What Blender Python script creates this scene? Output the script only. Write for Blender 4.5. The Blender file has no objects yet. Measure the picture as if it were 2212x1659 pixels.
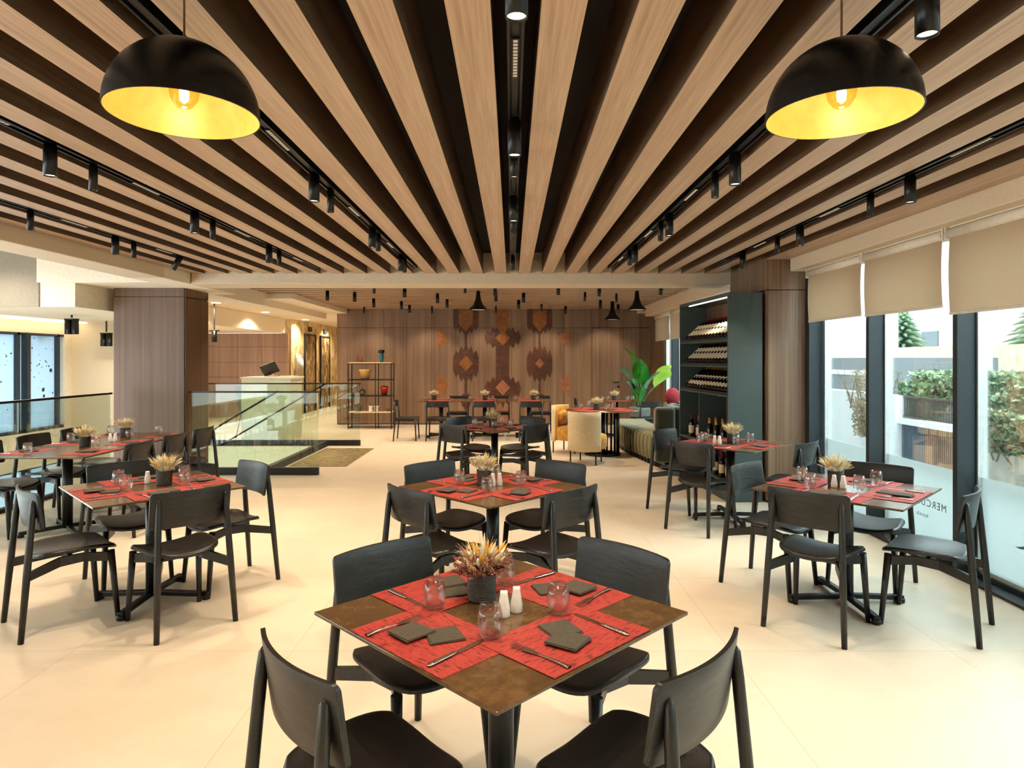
import bpy, bmesh, math, random
from mathutils import Vector, Matrix, Euler
random.seed(7)
PI = math.pi
C = bpy.context.scene.collection
# ------------------------------------------------------------------ helpers
class MB:
    def __init__(s): s.bm = bmesh.new()
    def _x(s, vs, M):
        if M is not None:
            for v in vs: v.co = M @ v.co
    def box(s, x0, x1, y0, y1, z0, z1, M=None):
        b = s.bm
        v = [b.verts.new((x, y, z)) for z in (z0, z1) for y in (y0, y1) for x in (x0, x1)]
        for f in ((0,2,3,1),(4,5,7,6),(0,1,5,4),(2,6,7,3),(0,4,6,2),(1,3,7,5)):
            b.faces.new([v[i] for i in f])
        s._x(v, M); return s
    def tube(s, pts, radii, seg=12, cap=True, smooth=True):
        b = s.bm; pts = [Vector(p) for p in pts]
        if not isinstance(radii, (list, tuple)): radii = [radii]*len(pts)
        rings = []; n = len(pts); up = None
        for i, p in enumerate(pts):
            d = (pts[min(i+1, n-1)] - pts[max(i-1, 0)]).normalized()
            if up is None:
                up = Vector((0,0,1)) if abs(d.z) < .9 else Vector((1,0,0))
            a = d.cross(up).normalized(); c = a.cross(d).normalized(); up = c
            rings.append([b.verts.new(p + radii[i]*(math.cos(t)*a + math.sin(t)*c)) for t in [2*PI*k/seg for k in range(seg)]])
        for r0, r1 in zip(rings, rings[1:]):
            for k in range(seg):
                f = b.faces.new((r0[k], r0[(k+1)%seg], r1[(k+1)%seg], r1[k])); f.smooth = smooth
        if cap:
            b.faces.new(rings[0][::-1]); b.faces.new(rings[-1])
        return s
    def lathe(s, prof, seg=24, M=None, close=False, smooth=True, cap0=False, cap1=False):
        b = s.bm; rings = []; allv = []
        for r, z in prof:
            ring = [b.verts.new((r*math.cos(2*PI*k/seg), r*math.sin(2*PI*k/seg), z)) for k in range(seg)]
            rings.append(ring); allv += ring
        for r0, r1 in zip(rings, rings[1:]):
            for k in range(seg):
                f = b.faces.new((r0[k], r0[(k+1)%seg], r1[(k+1)%seg], r1[k])); f.smooth = smooth
        if cap0: b.faces.new(rings[0][::-1])
        if cap1: b.faces.new(rings[-1])
        s._x(allv, M); return s
    def prism(s, poly, z0, z1, M=None):
        b = s.bm
        lo = [b.verts.new((x, y, z0)) for x, y in poly]; hi = [b.verts.new((x, y, z1)) for x, y in poly]
        n = len(poly)
        b.faces.new(lo[::-1]); b.faces.new(hi)
        for k in range(n): b.faces.new((lo[k], lo[(k+1)%n], hi[(k+1)%n], hi[k]))
        s._x(lo+hi, M); return s
    def grid(s, fn, nu, nv, closed_u=False, smooth=True):
        b = s.bm
        V = [[b.verts.new(fn(i/nu, j/nv)) for j in range(nv+1)] for i in range(nu if closed_u else nu+1)]
        m = len(V)
        for i in range(nu):
            for j in range(nv):
                f = b.faces.new((V[i][j], V[(i+1)%m][j], V[(i+1)%m][j+1], V[i][j+1])); f.smooth = smooth
        return s
    def build(s, name, mat, parent=None, loc=(0,0,0), rotz=0, bevel=0, seg=2, fix=True, mods=None):
        if fix: bmesh.ops.recalc_face_normals(s.bm, faces=s.bm.faces)
        me = bpy.data.meshes.new(name); s.bm.to_mesh(me); s.bm.free()
        if isinstance(mat, (list, tuple)):
            for m in mat: me.materials.append(m)
        else: me.materials.append(mat)
        o = bpy.data.objects.new(name, me); C.objects.link(o)
        o.location = loc; o.rotation_euler = (0, 0, rotz)
        if parent: o.parent = parent
        if bevel:
            m = o.modifiers.new('bevel', 'BEVEL'); m.width = bevel; m.segments = seg; m.limit_method = 'ANGLE'; m.angle_limit = .6
        if mods: mods(o)
        return o
def tag(o, label, cat, group=None, kind=None):
    if label: o['label'] = label
    if cat: o['category'] = cat
    if group: o['group'] = group
    if kind: o['kind'] = kind
    return o
def thing(name, label, cat, loc=(0,0,0), rotz=0, group=None):
    o = bpy.data.objects.new(name, None); C.objects.link(o)
    o.location = loc; o.rotation_euler = (0,0,rotz); o.empty_display_size = .1
    return tag(o, label, cat, group)
def struct(name, mb, mat, parent=None, **k):
    o = mb.build(name, mat, parent, **k)
    if not parent: o['kind'] = 'structure'
    return o
def dup(root, loc, rotz, label=None, group=None):
    def cp(o, par):
        c = o.copy(); C.objects.link(c); c.parent = par
        for ch in kids[o.name]: cp(ch, c)
        return c
    kids = {}
    def walk(o):
        kids[o.name] = list(o.children)
        for ch in o.children: walk(ch)
    walk(root)
    r = cp(root, None); r.location = loc; r.rotation_euler = (0,0,rotz)
    if label: r['label'] = label
    if group: r['group'] = group
    return r
# ------------------------------------------------------------------ materials
def srgb(c):
    return tuple(((v/255)/12.92 if v/255 <= .04045 else ((v/255+.055)/1.055)**2.4) for v in c) + (1,)
def newmat(name):
    m = bpy.data.materials.new(name); m.use_nodes = True
    nt = m.node_tree; return m, nt, nt.nodes['Principled BSDF']
def N(nt, t, **k):
    n = nt.nodes.new(t)
    for a, v in k.items():
        if a.startswith('_'): setattr(n, a[1:], v)
        else: n.inputs[a.replace('__', ' ')].default_value = v
    return n
def coords(nt, scale=(1,1,1), rot=(0,0,0), src='Object'):
    tc = N(nt, 'ShaderNodeTexCoord'); mp = N(nt, 'ShaderNodeMapping')
    mp.inputs['Scale'].default_value = scale; mp.inputs['Rotation'].default_value = rot
    nt.links.new(tc.outputs[src], mp.inputs['Vector']); return mp.outputs['Vector']
def ramp(nt, fac, stops):
    r = N(nt, 'ShaderNodeValToRGB'); e = r.color_ramp.elements
    e[0].position, e[0].color = stops[0][0], srgb(stops[0][1])
    e[1].position, e[1].color = stops[-1][0], srgb(stops[-1][1])
    for p, c in stops[1:-1]:
        x = e.new(p); x.color = srgb(c)
    nt.links.new(fac, r.inputs['Fac']); return r.outputs['Color']
def plain(name, col, rough=.5, metal=0, noise=0, nscale=30, bump=0, emit=None, es=1, spec=None, sheen=0):
    m, nt, b = newmat(name)
    b.inputs['Base Color'].default_value = srgb(col); b.inputs['Roughness'].default_value = rough
    b.inputs['Metallic'].default_value = metal
    if spec is not None: b.inputs['Specular IOR Level'].default_value = spec
    if sheen: b.inputs['Sheen Weight'].default_value = sheen
    v = coords(nt); n = N(nt, 'ShaderNodeTexNoise', Scale=nscale, Detail=4)
    nt.links.new(v, n.inputs['Vector'])
    k = noise or .03
    nt.links.new(ramp(nt, n.outputs['Fac'], [(.3, [max(0, c*(1-k)) for c in col]), (.7, [min(255, c*(1+k)) for c in col])]), b.inputs['Base Color'])
    if bump:
        bp = N(nt, 'ShaderNodeBump', Strength=bump, Distance=.01)
        nt.links.new(n.outputs['Fac'], bp.inputs['Height']); nt.links.new(bp.outputs['Normal'], b.inputs['Normal'])
    if emit:
        b.inputs['Emission Color'].default_value = srgb(emit); b.inputs['Emission Strength'].default_value = es
    return m
def wood(name, dark, mid, light, scale, rough=.45, bump=.08, detail=6, src='Object', stripe=None):
    m, nt, b = newmat(name)
    v = coords(nt, scale, src=src)
    n = N(nt, 'ShaderNodeTexNoise', Scale=1, Detail=detail, Roughness=.65); nt.links.new(v, n.inputs['Vector'])
    n2 = N(nt, 'ShaderNodeTexNoise', Scale=.12, Detail=2); nt.links.new(v, n2.inputs['Vector'])
    mx = N(nt, 'ShaderNodeMath', _operation='MULTIPLY_ADD'); mx.inputs[1].default_value = .6; nt.links.new(n2.outputs['Fac'], mx.inputs[0])
    m2 = N(nt, 'ShaderNodeMath', _operation='MULTIPLY'); m2.inputs[1].default_value = .7; nt.links.new(n.outputs['Fac'], m2.inputs[0])
    nt.links.new(m2.outputs[0], mx.inputs[2])
    nt.links.new(ramp(nt, mx.outputs[0], [(.45, dark), (.65, mid), (.85, light)]), b.inputs['Base Color'])
    b.inputs['Roughness'].default_value = rough
    bp = N(nt, 'ShaderNodeBump', Strength=bump, Distance=.004)
    nt.links.new(n.outputs['Fac'], bp.inputs['Height']); nt.links.new(bp.outputs['Normal'], b.inputs['Normal'])
    return m
def glassmat(name, tint=(255,255,255), base=.05, gloss=.6, rough=.0):
    m, nt, b = newmat(name); nt.nodes.remove(b)
    out = nt.nodes['Material Output']
    tr = N(nt, 'ShaderNodeBsdfTransparent', Color=srgb(tint)); gl = N(nt, 'ShaderNodeBsdfGlossy', Roughness=rough)
    lw = N(nt, 'ShaderNodeLayerWeight', Blend=.25)
    ma = N(nt, 'ShaderNodeMath', _operation='MULTIPLY_ADD'); ma.inputs[1].default_value = gloss; ma.inputs[2].default_value = base
    nt.links.new(lw.outputs['Fresnel'], ma.inputs[0])
    mx = N(nt, 'ShaderNodeMixShader')
    nt.links.new(ma.outputs[0], mx.inputs['Fac']); nt.links.new(tr.outputs[0], mx.inputs[1]); nt.links.new(gl.outputs[0], mx.inputs[2])
    nt.links.new(mx.outputs[0], out.inputs['Surface']); return m
def frosted(name, col, transp, trl=.6):
    m, nt, b = newmat(name); nt.nodes.remove(b); out = nt.nodes['Material Output']
    tr = N(nt, 'ShaderNodeBsdfTransparent', Color=srgb(col)); d = N(nt, 'ShaderNodeBsdfDiffuse', Color=srgb(col)); t = N(nt, 'ShaderNodeBsdfTranslucent', Color=srgb(col))
    a = N(nt, 'ShaderNodeMixShader', Fac=trl); nt.links.new(d.outputs[0], a.inputs[1]); nt.links.new(t.outputs[0], a.inputs[2])
    c = N(nt, 'ShaderNodeMixShader', Fac=transp); nt.links.new(a.outputs[0], c.inputs[1]); nt.links.new(tr.outputs[0], c.inputs[2])
    nt.links.new(c.outputs[0], out.inputs['Surface']); return m
def emis(name, col, st):
    m, nt, b = newmat(name); nt.nodes.remove(b)
    e = N(nt, 'ShaderNodeEmission', Color=srgb(col), Strength=st); nt.links.new(e.outputs[0], nt.nodes['Material Output'].inputs['Surface']); return m

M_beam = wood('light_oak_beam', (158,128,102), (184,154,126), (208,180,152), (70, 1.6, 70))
M_beamside = wood('shade_toned_beam_side', (76,56,40), (96,73,54), (116,91,70), (70, 1.6, 70))  # same oak toned darker: shade on the beam sides put into the colour
M_slat = wood('slat_wood', (140,112,86), (170,140,110), (192,162,132), (1.5, 40, 40))
M_walnut = wood('walnut_panel', (102,77,58), (132,104,82), (154,126,102), (60, 60, .8))
M_walnutd = wood('dark_walnut_panel', (78,56,38), (98,72,50), (116,88,64), (120, 120, .9))
M_lobby = wood('lobby_wood_panel', (136,102,76), (160,124,94), (176,142,112), (60, 60, .8))
M_blackwood = wood('black_stained_ash', (13,12,11), (27,25,23), (44,42,40), (90, 90, 9), rough=.38, bump=.25)
M_blackwoodh = wood('black_ash_backrest', (12,12,11), (25,24,22), (46,44,42), (9, 60, 70), rough=.36, bump=.3)
M_leather = plain('black_leather', (26,24,23), .36, noise=.15, nscale=120, bump=.05)
M_slab = plain('dark_ceiling_slab', (30,27,25), .9)
M_cream = plain('cream_plaster', (214,196,168), .75, noise=.025, nscale=60, bump=.03)
M_white = plain('white_plaster', (238,226,204), .8)
M_grey = plain('grey_plaster', (150,140,124), .85)
M_black = plain('black_metal', (16,16,17), .35, metal=.2)
M_blackm = plain('matte_black_metal', (20,20,20), .5)
M_anth = plain('anthracite_frame', (46,54,60), .45, metal=.3)
M_alu = plain('silver_gasket', (205,210,212), .35, metal=.6)
M_glass = glassmat('clear_glass', (238,246,243), .04, .5)
M_rail = glassmat('railing_glass', (244,249,244), .04, .35)
def tumbler_mat():
    m, nt, b = newmat('tumbler_glass'); nt.nodes.remove(b); out = nt.nodes['Material Output']
    g = N(nt, 'ShaderNodeBsdfGlass', Roughness=0, IOR=1.3); tr = N(nt, 'ShaderNodeBsdfTransparent')
    mx = N(nt, 'ShaderNodeMixShader', Fac=.72); nt.links.new(g.outputs[0], mx.inputs[1]); nt.links.new(tr.outputs[0], mx.inputs[2])
    gl = N(nt, 'ShaderNodeBsdfGlossy', Roughness=.08); m2 = N(nt, 'ShaderNodeMixShader', Fac=.06)
    nt.links.new(mx.outputs[0], m2.inputs[1]); nt.links.new(gl.outputs[0], m2.inputs[2]); nt.links.new(m2.outputs[0], out.inputs['Surface']); return m
M_tumbler = tumbler_mat()
M_steel = plain('polished_steel', (210,205,198), .16, metal=1)
M_ceramic = plain('white_ceramic', (235,230,222), .25)
M_napkin = plain('olive_grey_paper', (74,68,56), .85, noise=.06, nscale=80)
M_pot = plain('dark_ribbed_clay', (62,60,52), .6, bump=.3, nscale=160)
M_blind = frosted('blind_fabric', (182,155,126), 0, .2)
M_roller = plain('white_roller_tube', (226,216,196), .5)
M_lens = emis('warm_lens', (255,236,200), 9)
M_lensdim = emis('small_lens', (255,226,180), 2.2)
M_led = emis('led_strip', (255,240,214), 8)
M_cove = emis('cove_light', (255,232,190), 5)
M_down = emis('downlight', (255,232,196), 14)
M_green = plain('petrol_cabinet', (64,78,76), .5)
M_greend = plain('dark_petrol_inside', (38,44,40), .6)
M_mustard = plain('mustard_velvet', (206,146,48), .85, noise=.1, nscale=14, sheen=.4)
M_creamf = plain('cream_upholstery', (226,204,164), .85, noise=.03)
M_olive = plain('olive_velvet', (104,98,44), .75, noise=.12, nscale=9, sheen=.5)
M_dgreen = plain('dark_green_velvet', (52,56,34), .8, sheen=.5)
M_redfab = plain('red_bordeaux_fabric', (150,40,50), .8, noise=.3, nscale=40)
M_wallw = plain('outside_white_wall', (236,238,240), .9)
M_conc = plain('concrete', (188,184,174), .9, noise=.12, nscale=4)
M_asph = plain('pavement', (196,200,202), .9)
M_beige = plain('beige_stone', (220,205,182), .9, noise=.08, nscale=6)
M_bldg = plain('pale_facade', (240,240,238), .9)
M_winfar = plain('far_window', (112,128,136), .3)
M_fence = plain('fence_metal', (88,80,74), .6)
M_gold = plain('gold_leaf_inside', (243,200,108), .32, metal=.1)
M_bulb = emis('glowing_bulb', (255,224,160), 22)
M_steelg = plain('brushed_grey', (110,112,110), .35, metal=.8)
M_cop = wood('copper_inlay', (104,62,28), (144,88,40), (172,112,56), (9, 9, 9), rough=.35)
M_copr = wood('rose_copper_inlay', (124,74,52), (152,98,72), (172,118,90), (9, 9, 9), rough=.4)
M_darkin = wood('dark_wood_inlay', (58,32,18), (82,48,30), (110,66,42), (12, 12, 12), rough=.45)
def floor_mat():
    m, nt, b = newmat('cream_stone_tile')
    v = coords(nt)
    br = N(nt, 'ShaderNodeTexBrick', Scale=1, Color1=srgb((226,211,189)), Color2=srgb((222,206,184)), Mortar=srgb((190,172,148)))
    br.offset = 0; br.inputs['Mortar Size'].default_value = .0016; br.inputs['Brick Width'].default_value = 1.2; br.inputs['Row Height'].default_value = 1.2; br.inputs['Mortar Smooth'].default_value = .1
    nt.links.new(v, br.inputs['Vector'])
    n = N(nt, 'ShaderNodeTexNoise', Scale=2.5, Detail=8, Roughness=.7); nt.links.new(v, n.inputs['Vector'])
    mx = N(nt, 'ShaderNodeMix', _data_type='RGBA', _blend_type='MULTIPLY'); mx.inputs[0].default_value = .5
    nt.links.new(br.outputs['Color'], mx.inputs[6]); nt.links.new(ramp(nt, n.outputs['Fac'], [(.3, (228,226,224)), (.7, (255,255,255))]), mx.inputs[7])
    nt.links.new(mx.outputs[2], b.inputs['Base Color']); b.inputs['Roughness'].default_value = .42
    b.inputs['Specular IOR Level'].default_value = .35
    return m
M_floor = floor_mat()
def top_mat():
    m, nt, b = newmat('rusty_brown_laminate')
    v = coords(nt)
    n = N(nt, 'ShaderNodeTexNoise', Scale=7, Detail=8, Roughness=.7); nt.links.new(v, n.inputs['Vector'])
    nt.links.new(ramp(nt, n.outputs['Fac'], [(.32, (62,46,28)), (.5, (90,66,40)), (.72, (120,92,60))]), b.inputs['Base Color'])
    b.inputs['Roughness'].default_value = .2; return m
M_top = top_mat()
def mat_mat():
    m, nt, b = newmat('red_woven_vinyl')
    v = coords(nt)
    br = N(nt, 'ShaderNodeTexBrick', Scale=1, Color1=srgb((166,44,38)), Color2=srgb((184,66,56)), Mortar=srgb((132,34,30)))
    br.inputs['Mortar Size'].default_value = .0007; br.inputs['Brick Width'].default_value = .034; br.inputs['Row Height'].default_value = .0055
    nt.links.new(v, br.inputs['Vector'])
    wv = N(nt, 'ShaderNodeTexNoise', Scale=1, Detail=2)
    v2 = coords(nt, (26, 110, 1)); nt.links.new(v2, wv.inputs['Vector'])
    mx = N(nt, 'ShaderNodeMix', _data_type='RGBA', _blend_type='MULTIPLY'); mx.inputs[0].default_value = .8
    nt.links.new(br.outputs['Color'], mx.inputs[6]); nt.links.new(ramp(nt, wv.outputs['Fac'], [(.36, (120,92,92)), (.46, (255,255,255))]), mx.inputs[7])
    nt.links.new(mx.outputs[2], b.inputs['Base Color']); b.inputs['Roughness'].default_value = .6
    bp = N(nt, 'ShaderNodeBump', Strength=.3, Distance=.001); nt.links.new(br.outputs['Fac'], bp.inputs['Height']); nt.links.new(bp.outputs['Normal'], b.inputs['Normal'])
    return m
M_mat = mat_mat()
def marble_mat(name, a, b_, c, sc=3):
    m, nt, b = newmat(name); v = coords(nt, (1,1,.5))
    n = N(nt, 'ShaderNodeTexNoise', Scale=sc, Detail=10, Roughness=.75, Distortion=1.2); nt.links.new(v, n.inputs['Vector'])
    nt.links.new(ramp(nt, n.outputs['Fac'], [(.36, a), (.5, b_), (.62, c)]), b.inputs['Base Color']); b.inputs['Roughness'].default_value = .25; return m
M_marble = marble_mat('golden_marble', (120,92,56), (214,188,136), (238,220,178))
M_marbled = marble_mat('dark_marble', (40,28,18), (128,102,66), (196,168,120), 4)
M_mattex = marble_mat('doormat', (112,96,60), (136,118,78), (156,138,96), 12)
def leafmat(name, a, b_):
    m, nt, b = newmat(name); v = coords(nt); n = N(nt, 'ShaderNodeTexNoise', Scale=5, Detail=3); nt.links.new(v, n.inputs['Vector'])
    nt.links.new(ramp(nt, n.outputs['Fac'], [(.3, a), (.7, b_)]), b.inputs['Base Color']); b.inputs['Roughness'].default_value = .35
    return m
M_leaf = leafmat('glossy_leaf', (28,110,30), (60,160,50)); M_leafl = leafmat('young_leaf', (130,190,50), (190,220,80)); M_leafd = leafmat('bluish_leaf', (60,110,80), (120,160,130))
M_hedge = leafmat('ivy_leaf', (70,96,66), (150,170,130)); M_hedged = leafmat('dry_ivy', (120,104,80), (176,166,130)); M_fir = leafmat('fir_green', (96,130,104), (160,186,150))
M_plume = plain('dried_plume', (240,204,172), .9, noise=.25, nscale=20); M_plumey = plain('ochre_plume', (222,168,70), .9, noise=.15)
M_heath = plain('dried_heather', (132,82,66), .9, noise=.35, nscale=60)

# ------------------------------------------------------------------ camera
cam = bpy.data.cameras.new('camera'); co = bpy.data.objects.new('camera', cam); C.objects.link(co)
co.location = (0, 0, 1.6); co.rotation_euler = (PI/2, 0, 0)
cam.sensor_width = 36; cam.lens = 1420/2212*36; cam.shift_y = -54.5/2212; cam.shift_x = .0005; cam.clip_end = 300; cam.clip_start = .02
bpy.context.scene.camera = co

# ------------------------------------------------------------------ room shell
YE = 8.49
fl = MB()
fl.box(-5.35, 3.46, -3, 9.2, -.25, 0); fl.box(-3.4, 3.46, 9.2, 12.0, -.25, 0); fl.box(-10, 3.46, 12.0, 25, -.25, 0)
struct('floor', fl, M_floor)
ce = MB(); ce.box(-4.2, 3.1, -3, 8.6, 2.97, 3.1)
struct('ceiling', ce, M_slab)
struct('wall_back', MB().box(-6, 4, -3.2, -3, 0, 3.1), M_cream)
struct('trim_1', MB().box(-4.14, 2.84, YE, 9.01, 2.565, 3.1).box(-4.14, 2.84, 9.01, 9.03, 2.7, 3.1), M_cream, bevel=.01)      # cross beam
struct('trim_2', MB().box(-4.57, -4.15, -3, 7.85, 2.565, 3.1), M_cream, bevel=.008)      # left soffit beam
struct('trim_3', MB().box(-4.57, -4.15, 7.852, 8.488, 2.565, 3.1).box(-6.0, -4.57, 8.3, 9.9, 2.565, 3.1).box(-4.57, -4.15, 8.492, 9.9, 2.565, 3.1).box(-4.9, -4.5, 9.9, 16, 2.565, 3.1), M_white, bevel=.008)
struct('trim_4', MB().box(-10, -5.55, 8.36, 11.9, 2.26, 3.2), M_white)
struct('trim_5', MB().box(-10, -6.0, 8.34, 8.36, 2.26, 3.2), M_grey)
struct('ceiling.001', MB().box(-10, -4.57, -3, 8.36, 3.0, 3.1), M_grey)
# right header above the windows
struct('trim_6', MB().box(3.08, 3.6, -3, 7.27, 2.565, 3.1), M_cream, bevel=.012, seg=3)
struct('trim_7', MB().box(2.83, 3.08, 5.5, 7.3, 2.74, 2.78), M_cream)
struct('trim_8', MB().box(3.05, 3.6, 8.56, 15.0, 2.565, 3.1).box(2.83,3.05,9.03,9.2,2.565,3.1).box(3.05, 3.6, 15.0, 16, 2.7, 3.1), M_cream, bevel=.012)
# back room ceiling above slats
struct('ceiling.002', MB().box(-4.5, 3.6, 9.03, 16, 2.88, 3.1), M_slab)
# back wall with joints
bw = MB()
xs = [-4.25, -3.1, -2.55, -1.95, -1.0, .0, .95, 1.28, 1.95, 2.74, 3.38]
for a, b_ in zip(xs, xs[1:]):
    for z0, z1 in ((.02, 2.352), (2.36, 2.9)):
        bw.box(a+.003, b_-.003, 16, 16.05, z0, z1)
struct('wall_far', bw, M_walnut)
struct('wall_far.001', MB().box(-4.25, 3.5, 16.05, 16.2, 0, 3.1), M_slab)
struct('wall_far.002', MB().box(-4.25, -4.0, 16.2, 24, 0, 3.1), M_white)
# door in back wall (flush)
dh = MB().tube([(2.60, 15.98, 1.03), (2.60, 15.93, 1.03), (2.46, 15.93, 1.03)], .013, 8).lathe([(.0,0),(.026,0),(.026,.012),(0,.012)], 16, Matrix.Translation((2.6, 15.985, .92)) @ Matrix.Rotation(PI/2, 4, 'X'))
d = struct('door_1', MB().box(1.96, 2.66, 15.985, 15.998, .02, 2.34), M_walnut)
dh.build('door_handle', M_black, d)
# lobby
struct('ceiling.003', MB().box(-6.0, -4.9, 9.9, 12.0, 2.7, 2.8).box(-10, -4.0, 12.0, 25, 2.70, 2.8), M_white)
struct('trim_9', MB().box(-10, -6.2, 12.1, 18, 2.3, 2.7), M_white, bevel=.01)
lw = MB()
for x0, x1 in ((-10, -8.75), (-8.75, -7.5), (-7.5, -6.85), (-6.85, -6.1)):
    for z0, z1 in ((0, .5), (.5, 1.1), (1.1, 1.5), (1.5, 1.93), (1.93, 2.3)):
        lw.box(x0+.004, x1-.004, 18, 18.05, z0+.004, z1-.004)
struct('wall_lobby', lw, M_lobby)
struct('wall_lobby.001', MB().box(-10, -6.15, 18.05, 18.2, 0, 2.3), M_blackm)
struct('wall_lobby.002', MB().box(-6.35, -6.1, 18.2, 25, 0, 2.7), M_marble)
struct('wall_lobby.003', MB().box(-6.1, -4.0, 24.2, 24.4, 0, 2.7), M_marble)
struct('wall_lobby.004', MB().box(-10.1, -10, 12, 18.2, 0, 2.7), M_white)
for i, (y0, y1) in enumerate(((19.35, 20.35), (20.95, 21.9))):
    d = struct('door_%d' % (i+2), MB().box(-6.1, -6.075, y0, y1, 0, 2.3), M_marbled)
    MB().box(-6.1, -6.05, y0-.05, y0, 0, 2.34).box(-6.1, -6.05, y1, y1+.05, 0, 2.34).box(-6.1, -6.05, y0, y1, 2.3, 2.34).build('door_frame', M_blackm, d)
    s = tag(MB().box(-6.1, -6.06, y0+.35, y0+.65, 2.42, 2.56).build('floor_indicator', M_blackm), 'small black indicator panel above the %s marble lift door' % ('nearer', 'farther')[i], 'indicator')
ch = thing('chrome_bar_screen', 'row of upright chrome bars on the marble wall before the lifts', 'wall decoration', (-6.08, 18.8, 0))
for k in range(6):
    MB().tube([(.02, -.3+.12*k, 0), (.02, -.3+.12*k, 1.75)], .022, 10).build('bar', M_steel, ch)
# stair void : lower walls
lowm = plain('pale_green_stair_wall', (196,200,170), .8)
struct('wall_stair', MB().box(-10, -3.4, 11.97, 12.1, -3, -.001), lowm)
struct('wall_stair.001', MB().box(-3.4, -3.3, 9.2, 12, -3, -.25), lowm)
struct('wall_stair.002', MB().box(-5.35, -3.4, 9.1, 9.2, -3, -.25), lowm)
struct('wall_stair.003', MB().box(-5.35, -5.25, -3, 9.1, -3, -.25), lowm)
struct('floor.001', MB().box(-10, -3.3, -3, 12.1, -3.1, -3), M_floor)
struct('wall_left', MB().box(-8.3, -5.56, 11.9, 12.0, -3, 2.26), M_cream)
# left windows on outer wall
XW = -8.0
struct('wall_left.001', MB().box(XW-.15, XW+.1, -3, 11.9, -.2, .38).box(XW-.15, XW, -3, 11.9, 2.03, 3.0).box(XW-.15, XW, -3, 11.9, -3, -2.6), M_white)
struct('wall_left.002', MB().box(XW-.15, XW+.04, 11.72, 11.9, -3, 2.26), M_white)
M_frost = frosted('frosted_blue_film', (186,204,216), .08, .7)
dotm = plain('dark_dot_print', (60,72,86), .6)
ys = [11.72, 10.78, 9.8, 8.8, 7.8]
for i in range(4):
    y1, y0 = ys[i], ys[i+1]
    w = struct('window_%d' % (i+1), MB().box(XW-.05, XW-.04, y0, y1, .38, 2.03).box(XW-.05, XW-.04, y0, y1, -2.6, -.2), M_frost)
    f = MB()
    for z0, z1 in ((.38, 2.03), (-2.6, -.2)):
        f.box(XW-.08, XW+.06, y0, y0+.05, z0, z1).box(XW-.08, XW-.03, y0+.05, y0+.2, z0, z1).box(XW-.08, XW+.02, y0, y1, z0, z0+.05).box(XW-.08, XW+.02, y0, y1, z1-.04, z1)
    f.box(XW-.08, XW+.02, y1-.16, y1-.1, .38, 2.03)
    f.build('window_frame', M_anth, w)
    if i < 3:
        dm = MB(); rr = random.Random(i+3)
        for k in range(30):
            r = rr.choice([.006, .006, .008, .01, .012, .016]) if k > 2 else rr.choice([.035, .028])
            cy, cz = rr.uniform(y0+.15, y1-.2), rr.triangular(.7, 2.0, 1.5)
            dm.lathe([(0, 0), (r, 0), (r, .002), (0, .002)], 14, Matrix.Translation((XW-.037, cy, cz)) @ Matrix.Rotation(PI/2, 4, 'Y'))
        dm.build('dot_print', dotm, w)
# cove light on lower ceiling and wall lamps
MB().box(XW+.05, XW+.35, 8.5, 11.85, 2.235, 2.255).build('cove_light', M_cove)
tag(bpy.data.objects['cove_light'], 'glowing cove light strip above the frosted left windows', 'cove light')
# ------------------------------------------------------------------ ceiling beams
ORD = ['first', 'second', 'third', 'fourth', 'fifth', 'sixth', 'seventh', 'eighth', 'ninth', 'tenth', 'eleventh', 'twelfth', 'thirteenth', 'fourteenth']
def beam(x, w, side, k, ylen=YE):
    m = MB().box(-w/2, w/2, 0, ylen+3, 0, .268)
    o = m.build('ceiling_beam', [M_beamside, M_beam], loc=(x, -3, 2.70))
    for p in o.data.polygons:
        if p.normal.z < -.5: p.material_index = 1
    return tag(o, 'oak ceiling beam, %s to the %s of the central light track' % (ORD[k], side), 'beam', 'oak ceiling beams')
CX = .014
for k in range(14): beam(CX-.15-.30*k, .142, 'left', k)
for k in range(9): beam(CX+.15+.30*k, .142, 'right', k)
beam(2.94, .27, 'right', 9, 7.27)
# ------------------------------------------------------------------ tracks and spots
ZT = 2.72
def track(x, y0, y1, label):
    t = thing('light_track', label, 'light track', (x, 0, 0))
    MB().box(-.03, .03, y0, y1, ZT+.012, ZT+.03).box(-.03, -.02, y0, y1, ZT-.012, ZT+.012).box(.02, .03, y0, y1, ZT-.012, ZT+.012).build('channel', M_black, t)
    MB().box(-.012, .012, y0, y1, ZT-.002, ZT+.012).build('conductor', M_blackm, t)
    m = MB(); y = y0+.3
    while y < y1:
        m.box(-.004, .004, y-.004, y+.004, ZT+.03, 2.968); y += 1.5
    m.build('suspension', M_black, t)
    return t
TR = [(0, 'black light track in the central gap of the ceiling', 8.3), (-4, 'black light track left of centre, behind the left dome lamp', 8.1), (4, 'black light track right of centre, behind the right dome lamp', 8.1),
      (-8, 'black light track across the left half of the ceiling', 8.0), (8, 'black light track nearest the window blinds', 7.5), (-12, 'black light track nearest the left soffit', 7.9)]
for g, lab, ye in TR: track(CX+.30*g, -2.5, ye, lab)
spotproto = {}
def make_spot(fat, L, lit=True):
    key = (fat, L)
    t = thing('track_spotlight', 'x', 'spotlight', (0,0,0))
    r = .032 if fat else .023
    MB().lathe([(0,0),(r*.9,0),(r*.9,-.02),(r,-.02),(r,-L),(r*.86,-L),(r*.86,-L+.01)], 20).build('lamp_body', M_black, t)
    MB().lathe([(0,-L+.008),(r*.86,-L+.008)], 20).build('lens', M_lens if fat else M_lensdim, t, fix=False)
    return t
P_fat = make_spot(True, .175); P_slim = make_spot(False, .16); usedp = set()
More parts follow.
